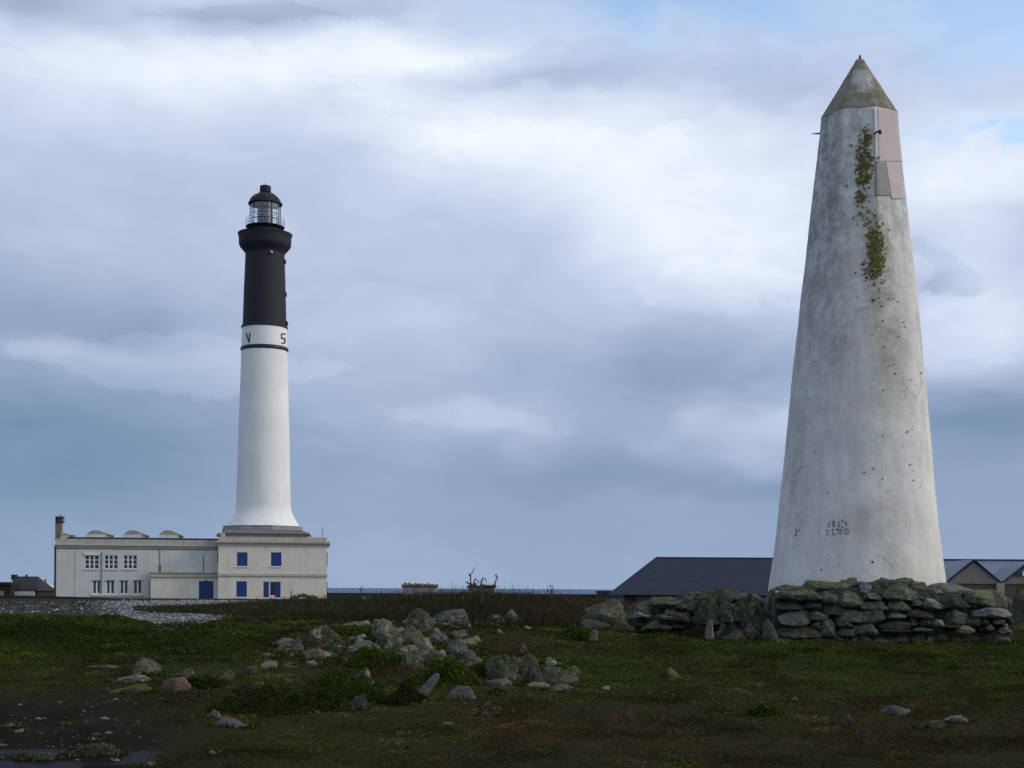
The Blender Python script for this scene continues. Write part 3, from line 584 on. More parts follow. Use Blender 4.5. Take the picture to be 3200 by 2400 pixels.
for X0,X1,Y0,Y1,m_,lab,d_ in [
 (1195,1570,415,580,'wl','topmost mossy boulder on the hump left of the obelisk',27.6),
 (1190,1450,488,660,'wl','mossy boulder below and left of the topmost one',27.2),
 (1560,1885,466,615,'wl','long mossy boulder near the top, right of the topmost one',27.5),
 (1425,1710,552,690,'wl','broad mossy boulder in the middle of the hump',27.0),
 (1698,1825,563,655,'wl','small round mossy boulder under the long one',26.8),
 (1640,1890,640,775,'wl','mossy boulder low at right of the hump, above the rounded pair',26.7),
 (1240,1470,650,735,'wd','dark mossy stone above the upright pale stone',27.0),
 (1448,1572,657,718,'wp','small pale smooth stone wedged in the mossy hump',26.5),
 (1395,1655,725,832,'wl','flat lumpy stone low in the hump beside the upright pale stone',26.5),
 (1640,1830,762,860,'wd','smooth dark oval stone at the foot of the hump',26.3),
 (1840,2020,712,890,'wp','grey leaning boulder at the hump foot, left of the neat wall',26.2),
 (1435,1722,828,940,'wd','lowest dark boulder in front of the hump',26.0),
 (1870,2005,418,660,'wl','tall narrow mossy boulder at the junction with the neat wall',27.0),
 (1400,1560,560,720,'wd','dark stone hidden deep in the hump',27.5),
 (1480,1700,660,790,'wd','dark stone under the broad mossy boulder',27.1),  # same dark wall rock as the stones around it
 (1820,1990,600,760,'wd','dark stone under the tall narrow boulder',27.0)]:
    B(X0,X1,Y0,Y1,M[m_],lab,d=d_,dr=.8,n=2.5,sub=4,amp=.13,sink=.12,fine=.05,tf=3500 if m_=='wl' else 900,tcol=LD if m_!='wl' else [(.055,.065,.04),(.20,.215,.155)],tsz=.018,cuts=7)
# ================================================================ DRY STONE WALL (right part)
wt=thing('dry_stone_wall',W(2790,1995,26.6),'long dry stone wall crusted with green lichen around the foot of the obelisk','wall')
def WS(X0,X1,Y0,Y1,mat='wl',d=26.3,dep=.42,n=2.7,lf=True,**k):
    px0,px1,r0,r1=2350+X0*.3843,2350+X1*.3843,1500+Y0*.3843,1500+Y1*.3843
    d=d+(px0+px1)/2*0; a=W(px0,(r0+r1)/2,d); b=W(px1,(r0+r1)/2,d); zt=W((px0+px1)/2,r0,d)[2]; zb=W((px0+px1)/2,r1,d)[2]
    w=(b[0]-a[0])*1.1; h=(zt-zb)*1.12
    p,f=rock_verts(w,max(dep,w*.7),h,n,4,.14,None,8,0,False,fine=.05,frac=.6)
    p=p*np.array([w/(p[:,0].max()-p[:,0].min()),1,1]); p=p+np.array([(a[0]+b[0])/2,d+.12,zb-.03*h])
    o=mesh('stone',p,f,M[mat],wt,True)
    _acc.append((p,f,mat)); return o
_acc=[]
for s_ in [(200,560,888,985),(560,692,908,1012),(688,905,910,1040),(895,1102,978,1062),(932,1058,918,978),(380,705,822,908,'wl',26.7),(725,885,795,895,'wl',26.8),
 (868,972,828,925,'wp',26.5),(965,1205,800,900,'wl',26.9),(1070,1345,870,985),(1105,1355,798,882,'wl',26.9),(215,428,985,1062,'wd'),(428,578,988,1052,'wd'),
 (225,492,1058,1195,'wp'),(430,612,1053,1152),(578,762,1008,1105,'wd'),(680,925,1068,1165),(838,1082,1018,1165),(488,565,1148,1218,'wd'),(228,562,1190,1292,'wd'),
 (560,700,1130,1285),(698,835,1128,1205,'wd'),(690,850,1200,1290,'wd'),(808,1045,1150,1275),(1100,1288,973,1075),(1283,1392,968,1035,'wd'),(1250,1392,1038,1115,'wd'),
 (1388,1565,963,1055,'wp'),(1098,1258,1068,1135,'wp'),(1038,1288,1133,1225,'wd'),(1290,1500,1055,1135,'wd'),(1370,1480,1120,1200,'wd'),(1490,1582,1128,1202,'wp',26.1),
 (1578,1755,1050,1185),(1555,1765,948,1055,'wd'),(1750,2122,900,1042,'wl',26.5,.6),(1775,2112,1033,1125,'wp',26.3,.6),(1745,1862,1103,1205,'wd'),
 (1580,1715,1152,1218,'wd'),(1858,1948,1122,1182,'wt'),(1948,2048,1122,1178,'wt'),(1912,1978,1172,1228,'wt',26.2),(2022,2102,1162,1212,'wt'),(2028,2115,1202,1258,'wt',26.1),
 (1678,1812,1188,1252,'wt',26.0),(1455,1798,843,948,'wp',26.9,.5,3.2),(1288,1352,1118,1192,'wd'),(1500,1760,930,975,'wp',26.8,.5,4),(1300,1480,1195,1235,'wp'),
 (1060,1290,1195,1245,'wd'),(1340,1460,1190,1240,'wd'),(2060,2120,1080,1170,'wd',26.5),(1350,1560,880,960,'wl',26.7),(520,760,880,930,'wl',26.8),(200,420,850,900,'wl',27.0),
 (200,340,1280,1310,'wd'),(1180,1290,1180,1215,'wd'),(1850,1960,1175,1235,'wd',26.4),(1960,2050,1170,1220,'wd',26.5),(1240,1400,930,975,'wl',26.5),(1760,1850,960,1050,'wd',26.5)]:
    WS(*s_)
r=np.random.default_rng(44)
for i in range(46):
    pq=r.uniform(1960,2430); top_=np.interp(pq,[1960,2100,2180,2250,2330,2430],[1878,1866,1848,1842,1850,1848]); bot=np.interp(pq,[1960,2200,2430],[1945,1975,1990]); rq=r.uniform(top_+10,bot)
    wq=r.uniform(45,100); hq=r.uniform(24,42); WS((pq-wq/2-2350)/.3843,(pq+wq/2-2350)/.3843,(rq-hq/2-1500)/.3843,(rq+hq/2-1500)/.3843,r.choice(['wl','wl','wl','wd','wp']),27.6+r.uniform(0,.5))
# core behind the face stones
r=np.random.default_rng(21); xq=2425.
while xq<3150:     # bottom course, standing on the turf
    wq=r.uniform(28,75); hq=r.uniform(20,38); gz=float(ground(*W(xq+wq/2,1990,26.1)[:2])); rb=proj(W(xq+wq/2,1990,26.1)[0],26.1,gz)[1]+3
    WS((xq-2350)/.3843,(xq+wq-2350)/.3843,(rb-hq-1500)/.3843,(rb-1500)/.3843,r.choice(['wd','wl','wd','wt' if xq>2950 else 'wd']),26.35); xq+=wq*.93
tops=[(2415,1850),(2480,1842),(2560,1832),(2640,1820),(2760,1820),(2860,1822),(2910,1842),(2980,1848),(3040,1862),(3120,1872),(3155,1885)]
mb=MB(); P=[]
xq=2440.
while xq<3150:     # small capping stones
    wq=r.uniform(38,78); hq=r.uniform(20,36); tq=float(np.interp(xq+wq/2,[t_[0] for t_ in tops],[t_[1] for t_ in tops])); WS((xq-2350)/.3843,(xq+wq-2350)/.3843,(tq-r.uniform(2,12)-1500)/.3843,(tq+hq-4-1500)/.3843,r.choice(['wl','wl','wd','wp']),26.75); xq+=wq*r.uniform(.7,.95)
for px_,r_ in tops: P.append((W(px_,r_+16,26.8)[0],W(px_,r_+16,26.8)[2]))
poly=[(P[0][0],.35)]+P+[(P[-1][0],.35)]
mb.prism(poly[::-1],26.55,27.2); build('rubble_core',mb,M['wd'],wt)
pp=[];ff=[];kk=0
for p,f,m_ in _acc:
    if m_ in('wl','wd'): pp.append(p); ff+= [tuple(i+kk for i in q_) for q_ in f]; kk+=len(p)
tufts(np.concatenate(pp),ff,80000,.018,[(.055,.065,.04),(.20,.215,.155)],0,77,wt,cthr=-.3)
R('moss_covered_block',3126,3290,1828,1934,M['rkm'],'tall rounded block covered in green moss at the right edge beyond the wall','boulder',None,d=29.5,dr=.8,n=4.5,sub=5,tf=6000,tcol=MG,cuts=1,amp=.04)
R('boulder',3135,3300,1928,1990,M['rkd'],'dark boulder in the gap under the moss covered block','boulder',None,d=29,dr=.8,sub=4)
# grass and heath growing against the foot of the stones
V=[];cl=[];r=np.random.default_rng(33)
for xc,yc,a_,b_,h_ in FR:
    if yc>36: continue
    n=int(260*(a_*2+.25)); an=r.uniform(0,6.283,n); k=1+np.abs(r.normal(size=n))*.10*(1+.1/a_); x=xc+np.cos(an)*a_*k; y=yc+np.sin(an)*b_*k; z=ground(x,y)
    cp=np.clip(.5+n2(x,y,.12,2,91)*1.3,0,1); ok=cp>.25; x,y,z,cp=x[ok],y[ok],z[ok],cp[ok]; n=len(x)
    L=r.uniform(.03,.085,n)*(.5+cp)*min(1.3,.6+h_*2); g_=np.clip(zones(x,y,z)[4]+r.normal(size=n)*.2,0,1)[:,None]
    V.append(leaves(np.stack([x,y,z-.005],1),L,None,.6,.16,r)); cl.append((np.array([.038,.056,.014])*g_+np.array([.052,.040,.020])*(1-g_))*r.uniform(.5,1.6,(n,1)))
tag(fast_mesh('grass_fringe',np.concatenate(V),4,4,M['leaf'],np.concatenate(cl)),'tufts of grass growing around the foot of the stones','grass',kind='stuff')
# ================================================================ OBELISK
OD=29.3; ob_c=np.array([W(2680,1300,OD)[0],OD])
OR=[(150,121),(336,121.5),(420,127),(680,156),(868,174),(1157,200),(1447,226),(1664,247),(1823,269),(1960,284)]
def o_row2z(row): return W(2683,row,OD)[2]
ozz=[o_row2z(r_) for r_,_ in OR][::-1]; orr=[h_*OD/F for _,h_ in OR][::-1]
ZT=W(2683,346,OD-.55)[2]
def oR(th,z):
    th=np.asarray(th,float); z=np.asarray(z,float); r=np.interp(z,ozz,orr)
    t=sst(o_row2z(1150),o_row2z(450),z)
    ph=((th-math.radians(7.5))%(math.pi/4))-math.pi/8
    rho=math.cos(math.pi/8)/np.cos(ph)*1.035
    return r*((1-t)+t*rho*.975)
def opos(th,z,off=0):
    r=oR(th,z)+off; return np.stack([ob_c[0]+r*np.sin(th),ob_c[1]-r*np.cos(th),z+0*th],-1)
def osurf(px_,row_,off=0.):
    th=0.; z=0.
    d=OD-1.2
    for _ in range(12):
        x_,y_,z=W(px_,row_,d); r=float(oR(th,z)); s_=max(-.999,min(.999,(x_-ob_c[0])/r)); th=math.asin(s_); d=OD-float(oR(th,z))*math.cos(th)
    return th,z
ob=thing('obelisk',(ob_c[0],ob_c[1],.6),'tall tapering whitewashed stone obelisk with a pointed cap and a streak of moss','obelisk')
nt,nz=240,260; th=np.linspace(-math.pi,math.pi,nt,endpoint=False); zz=np.linspace(.5,ZT,nz); TH,ZZ=np.meshgrid(th,zz,indexing='xy')
P=opos(TH.ravel(),ZZ.ravel()); dsp=fbm(P*1.3,4,3)*.012+fbm(P*7,3,8)*.004
nn=np.stack([np.sin(TH.ravel()),-np.cos(TH.ravel()),0*TH.ravel()],1); P=P+nn*dsp[:,None]
fs=[(i*nt+k,i*nt+(k+1)%nt,(i+1)*nt+(k+1)%nt,(i+1)*nt+k) for i in range(nz-1) for k in range(nt)]
# obelisk plaster material, stains placed on its own surface (object coordinates)
q=NT('weathered_whitewash'); tc=q.n('ShaderNodeTexCoord'); ov=tc.outputs['Object']; sx=q.n('ShaderNodeSeparateXYZ',i={0:ov})
v=q.vec(); a=q.noise(v,.9,7,.68); b=q.noise(q.vec((1,1,.18)),3.2,6,.7); c=q.noise(v,14,6,.75); fine=q.noise(v,60,4,.7)
col=q.mix(q.ramp(a,[(.32,0.),(.68,1.)]),(.68,.675,.65),(.50,.50,.485))
col=q.mix(q.math('MULTIPLY',q.ramp(b,[(.45,0.),(.8,1.)]),.45),col,(.26,.26,.24))
hi=q.n('ShaderNodeMapRange',i={0:sx.outputs[2],1:3.5,2:9.}).outputs[0]     # grime gets heavier upward
col=q.mix(q.math('MULTIPLY',q.math('MULTIPLY',hi,q.ramp(q.noise(q.vec((1,1,.5)),3.4,9,.78),[(.38,0.),(.64,1.)])),.6),col,(.17,.18,.165))
lx=q.n('ShaderNodeMapRange',i={0:sx.outputs[0],1:-.15,2:-.75}).outputs[0]  # algae on the west side, upper half
col=q.mix(q.math('MULTIPLY',q.math('MULTIPLY',lx,hi),q.math('MULTIPLY',q.ramp(q.noise(q.vec((1,1,.55)),4.2,9,.8),[(.40,0.),(.56,1.)]),.62)),col,(.10,.11,.10))
def blob(x0,z0,rx,rz):
    dx=q.math('DIVIDE',q.math('SUBTRACT',sx.outputs[0],x0),rx); dz=q.math('DIVIDE',q.math('SUBTRACT',sx.outputs[2],z0),rz)
    rr=q.math('ADD',q.math('MULTIPLY',dx,dx),q.math('MULTIPLY',dz,dz)); return q.math('MULTIPLY',q.n('ShaderNodeMapRange',i={0:rr,1:1.,2:0.}).outputs[0],q.n('ShaderNodeMapRange',i={0:sx.outputs[1],1:0.,2:-.2}).outputs[0])
for x0,z0,rx,rz,kc,am in [(.12,8.6,.30,1.3,(.20,.185,.12),.8),(.32,6.9,.40,1.2,(.24,.23,.17),.75),(.30,5.6,.5,1.0,(.24,.24,.19),.4),(0.2,3.0,.5,.6,(.25,.24,.22),.5),(1.1,1.5,.6,1.4,(.42,.39,.31),.5)]:
    m_=q.math('MULTIPLY',q.math('MULTIPLY',blob(x0,z0-.6,rx*1.5,rz*1.3),q.ramp(q.noise(v,2.5,6,.7),[(.3,.2),(.65,1.)])),am); col=q.mix(m_,col,kc)
vo=q.n('ShaderNodeTexVoronoi',i={'Vector':q.vec((1,1,.8)),'Scale':4.5,'Randomness':1.}); pit=q.math('MULTIPLY',q.ramp(vo.outputs['Distance'],[(.05,1.),(.09,0.)]),q.ramp(c,[(.48,0.),(.55,1.)]))
col=q.mix(q.math('MULTIPLY',pit,.8),col,(.05,.05,.045))
spk=q.math('MULTIPLY',q.ramp(fine,[(.58,0.),(.66,1.)]),q.ramp(q.noise(v,2.2,5,.7),[(.45,0.),(.7,1.)])); col=q.mix(q.math('MULTIPLY',spk,.7),col,(.13,.13,.12))
sp2=q.math('MULTIPLY',q.ramp(q.noise(v,26,6,.75),[(.56,0.),(.61,1.)]),q.ramp(q.noise(v,1.3,6,.7,.5),[(.5,0.),(.64,1.)])); col=q.mix(q.math('MULTIPLY',sp2,.6),col,(.15,.155,.14))
lite=q.ramp(q.noise(v,3.3,7,.75,.6),[(.58,0.),(.62,1.)]); col=q.mix(q.math('MULTIPLY',lite,.45),col,(.6,.6,.59))
vc=q.n('ShaderNodeTexVoronoi',feature='DISTANCE_TO_EDGE',i={'Vector':q.mix(.12,v,q.n('ShaderNodeTexNoise',i={'Vector':v,'Scale':3.,'Detail':5.}).outputs['Color']),'Scale':1.7})
crk=q.math('MULTIPLY',q.ramp(vc.outputs['Distance'],[(.004,1.),(.010,0.)]),q.ramp(q.noise(v,1.1,3,.6),[(.56,0.),(.62,1.)])); col=q.mix(q.math('MULTIPLY',crk,.6),col,(.12,.12,.11))
bm_=q.math('ADD',c,q.math('ADD',q.math('MULTIPLY',fine,.4),q.math('ADD',q.math('MULTIPLY',pit,-1.5),q.math('MULTIPLY',crk,-.8))))
M['ob']=q.out(col,.9,bm_,.5,.02,.15)
mesh('shaft',P,fs,M['ob'],ob,True)
# cap: octagonal cone, rounded tip
q=NT('lichened_cap_stone'); v=q.vec(); a=q.noise(v,1.6,7,.7,.4); b=q.noise(v,12,6,.75); c=q.noise(v,45,4,.7)
col=q.mix(q.ramp(a,[(.38,0.),(.62,1.)]),(.115,.11,.07),(.24,.23,.20)); col=q.mix(q.math('MULTIPLY',q.ramp(b,[(.5,0.),(.62,1.)]),.6),col,(.10,.095,.06))
sx=q.n('ShaderNodeSeparateXYZ',i={0:q.n('ShaderNodeTexCoord').outputs['Object']}); zc=o_row2z(275)-.6
dx=q.math('DIVIDE',q.math('ADD',sx.outputs[0],.03),.22); dz=q.math('DIVIDE',q.math('SUBTRACT',sx.outputs[2],zc),.36); rr=q.math('ADD',q.math('ADD',q.math('MULTIPLY',dx,dx),q.math('MULTIPLY',dz,dz)),q.math('MULTIPLY',q.math('SUBTRACT',q.noise(v,4.,7,.75),.5),5.))
col=q.mix(q.math('MULTIPLY',q.n('ShaderNodeMapRange',i={0:rr,1:1.,2:.3}).outputs[0],.65),col,(.42,.43,.42)); col=q.mix(q.math('MULTIPLY',q.ramp(q.noise(v,2.6,6,.7),[(.60,0.),(.66,1.)]),.8),col,(.085,.09,.03))
capm=q.out(col,.95,q.math('ADD',b,q.math('MULTIPLY',c,.5)),.8,.03,.1)
zc0=ZT-.005; zc1=o_row2z(184); H=zc1-zc0; R0=float(np.interp(ZT,ozz,orr)); pts=[];cn=40
for i in range(cn+1):
    t=i/cn; r_=R0*1.0*(1-.87*t/.94) if t<.94 else R0*.13*math.sqrt(max(0,1-((t-.94)/.06)**2))
    edge=1-.75*sst(0,.9,t)
    ph=((th-math.radians(7.5))%(math.pi/4))-math.pi/8; rho=math.cos(math.pi/8)/np.cos(ph)*1.01
    rr=r_*((1-edge)+edge*rho); zz_=zc0+H*t
    pts.append(np.stack([ob_c[0]+rr*np.sin(th),ob_c[1]-rr*np.cos(th),np.full(nt,zz_)],1))
P=np.concatenate(pts); P+=(fbm(P*5,3,12)*.008)[:,None]*np.array([1,1,.3])
fs=[(i*nt+k,i*nt+(k+1)%nt,(i+1)*nt+(k+1)%nt,(i+1)*nt+k) for i in range(cn) for k in range(nt)]; fs.append(tuple(range(nt-1,-1,-1)))
cap=mesh('cap',P,fs,capm,ob,True)
mb=MB(); a=W(2686,190,OD); b_=W(2688,173,OD); mb.tube([(a[0],OD,a[2]-.1),(a[0]+.005,OD,(a[2]+b_[2])/2),(b_[0],OD,b_[2])],[.028,.026,.018],8); build('iron_spike',mb,M['rust'],ob)
# repair patches: slabs of plaster a few mm proud, following the shaft
def opatch(name,rowfun,r0,r1,mat,off,nh=14,nv=24):
    vs=[];
    for i in range(nv+1):
        rw=r0+(r1-r0)*i/nv; l_,r_=rowfun(rw)
        for k in range(nh+1):
            t_,z_=osurf(l_+(r_-l_)*k/nh,rw); p=opos(np.array([t_]),np.array([min(z_,ZT)]),off)[0]; vs.append(p)
    f_=[(i*(nh+1)+k,(i+1)*(nh+1)+k,(i+1)*(nh+1)+k+1,i*(nh+1)+k+1) for i in range(nv) for k in range(nh)]
    o=mesh(name,vs,f_,mat,ob,True); md=o.modifiers.new('thickness','SOLIDIFY'); md.thickness=.004; md.offset=-1; return o
pink=render_mat('pink_plaster',(.44,.375,.375),(.36,.33,.32),.8,3); wst=render_mat('white_plaster',(.5,.5,.49),(.3,.3,.3),.4,4); gp=render_mat('grey_plaster',(.215,.215,.20),(.12,.12,.11),.5,3)
rs=lambda rw:2684+np.interp(rw,[336,420,680],[121.5,127,156])*.985
opatch('pink_plaster_patch',lambda rw:(2741+ (rw-340)*.02,rs(rw)-.5),338,507,pink,.010)
opatch('pink_plaster_patch',lambda rw:(2766+(rw-507)*.17,rs(rw)-1 if rw<560 else rs(rw)-1-(rw-560)*.18),507,622,pink,.0105)
opatch('white_plaster_strip',lambda rw:(2727+(rw-340)*.04,2740+(rw-340)*.02),338,508,wst,.012,6)
opatch('grey_plaster_patch',lambda rw:(2734,2765+(rw-507)*.17),507,612,gp,.010,8)
# paint marks and pock marks
def ribbon(pts,w,off,fun):
    """polyline in photo px -> thin quads on a curved surface"""
    vs=[];fs_=[]
    q2=[]
    for (x0,y0),(x1,y1) in zip(pts[:-1],pts[1:]):
        m_=max(1,int(math.hypot(x1-x0,y1-y0)/2.5)); q2+=[(x0+(x1-x0)*k/m_,y0+(y1-y0)*k/m_) for k in range(m_)]
    pts=q2+[pts[-1]]
    for i in range(len(pts)-1):
        (x0,y0),(x1,y1)=pts[i],pts[i+1]; L_=math.hypot(x1-x0,y1-y0)+1e-6; nx,ny=-(y1-y0)/L_*w/2,(x1-x0)/L_*w/2; ex,ey=(x1-x0)/L_*w*.3,(y1-y0)/L_*w*.3
        k=len(vs)
        for a_,b__ in ((x0-ex+nx,y0-ey+ny),(x0-ex-nx,y0-ey-ny),(x1+ex-nx,y1+ey-ny),(x1+ex+nx,y1+ey+ny)): vs.append(fun(a_,b__,off+(i%7)*.0004))
        fs_.append((k,k+1,k+2,k+3))
    return vs,fs_
def ofun(px_,row_,off): t_,z_=osurf(px_,row_); return tuple(opos(np.array([t_]),np.array([z_]),off)[0])
stroke=plain('faded_black_stencil',(.045,.045,.05),.9,.4,30)
G=[[(1190,325),(1222,340),(1215,425),(1190,452),(1232,462)],[(1312,295),(1395,290)],[(1325,300),(1338,365),(1380,405),(1400,460)],[(1385,300),(1372,385),(1335,460)],[(1522,300),(1528,440)],[(1502,450),(1552,445)],
 [(1762,292),(1705,325),(1782,375),(1755,432)],[(1610,245),(1640,300),(1665,270)],[(1640,440),(1650,500)],[(1130,550),(1195,585),(1145,700)],[(1200,720),(1222,712)],[(1375,540),(1320,550),(1335,690),(1312,706)],[(1360,695),(1430,708)],
 [(1420,540),(1590,540),(1604,640)],[(1480,545),(1540,682),(1612,690)],[(1745,165),(1750,178)],
 [(1765+58*math.cos(t_/12*6.283),605+82*math.sin(t_/12*6.283)) for t_ in range(13)],[(205,525),(207,620),(165,770)],[(318,535),(262,590)],[(1095,840),(1100,848)]]
vs=[];fs=[]
for gl_ in G:
    a_,b_=ribbon([(2470+x_*.09946,1600+y_*.0995) for x_,y_ in gl_],1.9,.017,ofun); fs+=[tuple(i+len(vs) for i in f_) for f_ in b_]; vs+=a_
o=mesh('stencilled_marks',vs,fs,stroke,ob)
pk=[(2400+a_*.3014,1100+b_*.3014,s_) for a_,b_,s_ in [(1190,395,3),(1185,1315,3),(1187,873,2.6),(1245,1440,2.4),(1222,1468,1.8),(622,1460,2.6),(1250,145,3),(1318,225,3.6),(1440,830,3.6),(485,1030,2.6),(1205,85,2.6),(1125,235,2.2),(1100,280,2.6),(1470,292,2.4),(1405,410,2),(1283,850,2.2),(1490,800,2),(995,1250,3),(1470,1170,2.8),(1505,1330,3.2),(1092,1210,3.4),(1582,218,2.6),(1300,128,2.2),(1380,875,1.6),(1400,970,2),(1070,360,1.7),(1100,628,2.2)]]
pk+=[(2300+a_*.3165,1560+b_*.3165,s_) for a_,b_,s_ in [(850,697,3.6),(1345,620,4),(910,547,1.5),(883,392,1.6),(1015,578,1.8),(1215,570,1.5)]]
pk+=[(2550+a_*.3014,600+b_*.3014,s_) for a_,b_,s_ in [(675,1185,3.6),(690,1335,3.6),(905,1350,3),(918,1398,2.6),(850,1140,2.4),(808,1105,2),(433,1098,2),(710,922,3),(412,838,3),(950,972,1.6),(853,1500,2.6),(578,1483,2.6),(705,1605,2.6)]]
vs=[];fs=[];r=np.random.default_rng(4)
for x_,y_,s_ in pk:
    k=len(vs)
    for j in range(7): g_=j/7*6.283; rr=s_*r.uniform(.5,1.05); vs.append(ofun(x_+rr*math.cos(g_),y_+rr*math.sin(g_)*1.1,.018))
    fs.append(tuple(range(k,k+7)))
mesh('pock_marks',vs,fs,plain('black_pits',(.018,.018,.017),.95,.2,30),ob)
# moss streak
path=[(2706,425,9,.5),(2704,445,14,1.),(2697,475,18,.8),(2703,510,24,1.1),(2700,540,24,1.4),(2695,570,20,1.),(2692,612,13,.9),(2690,640,18,.25),(2712,680,26,.3),(2712,700,26,.35),(2740,735,20,.9),(2738,755,20,1.1),(2742,785,24,1.2),(2738,820,22,1.1),(2722,848,30,.9),(2742,850,20,.7),(2735,885,26,.2),(2740,930,30,.12)]
V=[];cl=[]
for x_,y_,w_,dn in path:
    ncl=int(62*dn)
    for c_ in range(ncl):
        bx=x_+r.normal()*w_*.62; by=y_+r.normal()*19
        for j in range(int(1+8*r.random()**2)):
            t_,z_=osurf(bx+r.normal()*2.4,by+r.normal()*2.0); sz=r.uniform(.008,.022); c0=opos(np.array([t_]),np.array([z_]),r.uniform(.014,.024))[0]
            tx=np.array([math.cos(t_),math.sin(t_),0]); up_=np.array([0,0,1.]); a0=r.uniform(0,6.28); nrm=np.array([math.sin(t_),-math.cos(t_),0])
            qv=[c0+(tx*math.cos(a0+k*1.571)+up_*math.sin(a0+k*1.571))*sz*r.uniform(.6,1.3)+nrm*r.normal()*.004 for k in range(4)]
            V.append(qv); h_=r.random()**1.3; cl.append(np.array([.20,.18,.045])*(1-h_)*1.1+np.array([.06,.06,.025])*h_)
V=np.array(V); o=fast_mesh('moss',V,4,4,M['leaf'],np.array(cl),ob); o['kind']='stuff'
# iron pegs
mb=MB(); a=W(2563,417,OD); mb.tube([(a[0]+.15,OD,a[2]),(a[0],OD,a[2]),(W(2536,419,OD)[0],OD,a[2]-.01)],[.022,.02,.006],6); build('iron_peg',mb,M['rust'],ob)
t_,z_=osurf(2733,418); p=opos(np.array([t_]),np.array([z_]),0)[0]; d_=np.array([math.sin(t_),-math.cos(t_),0])
mb=MB(); mb.tube([p-d_*.05,p+d_*.12,p+d_*.15+np.array([.05,0,-.01])],.02,6); mb.tube([p+d_*.14+np.array([.05,0,.03]),p+d_*.14+np.array([.07,0,-.05])],.03,6); build('iron_bracket',mb,M['rust'],ob)
# ================================================================ LIGHTHOUSE
LD_=180.; k_=LD_/F; lx_,_,_=W(823,1645,LD_); LC=(lx_,LD_)
zl=lambda row_: W(826,row_,LD_)[2]
lh=thing('lighthouse',(lx_,LD_,zl(1645)),'tall white and black lighthouse tower with a glazed lantern rising from the station roof','lighthouse')
def L(name,prof,mat,seg=72,sm=True,par=lh):
    mb=MB(); mb.lathe(LC,[(zl(r_),h_*k_) for r_,h_ in prof],seg); o=build(name,mb,mat,par); return smooth_by_angle(o,30)
L('white_shaft',[(1646,113.4),(1640,109.5),(1632,105),(1626,101.5),(1618,96.5),(1610,92),(1600,88),(1590,85.5),(1578,84.2),(1562,83.8),(1500,82.2),(1374,79.4),(1240,75.0),(1157,72.6),(1098,71.2)],M['white'])
L('navy_band',[(1099,70.5),(1098,73.2),(1095,74.2),(1090,74.0),(1087,72.4),(1086,70)],M['blackring'])
band=L('letter_band',[(1086.4,70.6),(1027,69.2)],M['white'])
L('black_shaft',[(1027.5,69.5),(1027,71.6),(1023,72.2),(1020,71),(1018.5,67.8),(1000,67.2),(900,64.2),(800,60.6),(796,60.3),(790,63),(782,70),(774,77),(768,80),(760,81),(741,81.4),(737,83.4),(734,84.6),(732.5,84.6),(732.4,48)],M['black'])
L('lantern_base',[(733,47.5),(719,47.5),(717.5,49),(715,53),(712.5,57),(711.5,60),(709.8,60),(709.6,30)],M['black'])
L('lantern_floor',[(711,46),(708.5,46)],M['black'])
lens=L('lens',[(709,20),(700,24),(690,24.5),(668,24.5),(655,23),(648,18),(645,12)],M['lens'],24)
mb=MB(); mb.lathe(LC,[(zl(708.6),47*k_),(zl(641),47*k_)],16,False); build('lantern_glazing',mb,M['glass'],lh)
mb=MB()
for i in range(10):
    g_=2*math.pi*(i+.45)/10; x_=lx_+47.3*k_*math.cos(g_); y_=LD_+47.3*k_*math.sin(g_); mb.tube([(x_,y_,zl(709)),(x_,y_,zl(640))],.045,5)
for rw in (688,672,658):
    pts=[(lx_+47.3*k_*math.cos(2*math.pi*(i+.18)/16),LD_+47.3*k_*math.sin(2*math.pi*(i+.18)/16),zl(rw)) for i in range(17)]; mb.tube(pts,.03,4)
build('glazing_bars',mb,M['metal'],lh)
mb=MB()
for rw in (685.5,694,702):
    pts=[(lx_+60*k_*math.cos(2*math.pi*i/36),LD_+60*k_*math.sin(2*math.pi*i/36),zl(rw)) for i in range(37)]; mb.tube(pts,.018,4)
for i in range(18): g_=2*math.pi*i/18; mb.tube([(lx_+60*k_*math.cos(g_),LD_+60*k_*math.sin(g_),zl(710)),(lx_+60*k_*math.cos(g_),LD_+60*k_*math.sin(g_),zl(685.5))],.018,4)
build('gallery_rail',mb,M['metal'],lh)
dome=[(641,52),(639,53.6),(636,53.6),(634.5,52),(633.8,47)]+[(633.8-31*math.sin(a_),47*math.cos(a_)) for a_ in np.linspace(.1,1.28,12)]
L('dome_roof',dome,M['black'],16)
mb=MB()
for i in range(8):
    g_=2*math.pi*(i+.3)/8; mb.tube([(lx_+h_*1.01*k_*math.cos(g_),LD_+h_*1.01*k_*math.sin(g_),zl(r_)) for r_,h_ in dome[5:]],.06,4)
build('dome_rib',mb,M['metal'],lh)
ve=L('ventilator',[(606,13),(602.5,17),(601,17.6),(584,17.4),(582,16.8),(580.5,12)],M['black'],20)
mb=MB(); mb.tube([(lx_,LD_,zl(583)),(lx_,LD_,zl(569))],[.05,.015],5); build('lightning_rod',mb,M['metal'],lh)
def lfun(px_,row_,off):
    r_=(69.9+(row_-1056)*.024)*k_+off; d_=LD_-2.
    for _ in range(8): x_,_y,z=W(px_,row_,d_); s_=max(-.992,min(.992,(x_-lx_)/r_)); t_=math.asin(s_); d_=LD_-r_*math.cos(t_)
    return (lx_+r_*math.sin(t_),LD_-r_*math.cos(t_),z)
lp=lambda pts:[(740+x_*.0859,1000+y_*.0859) for x_,y_ in pts]
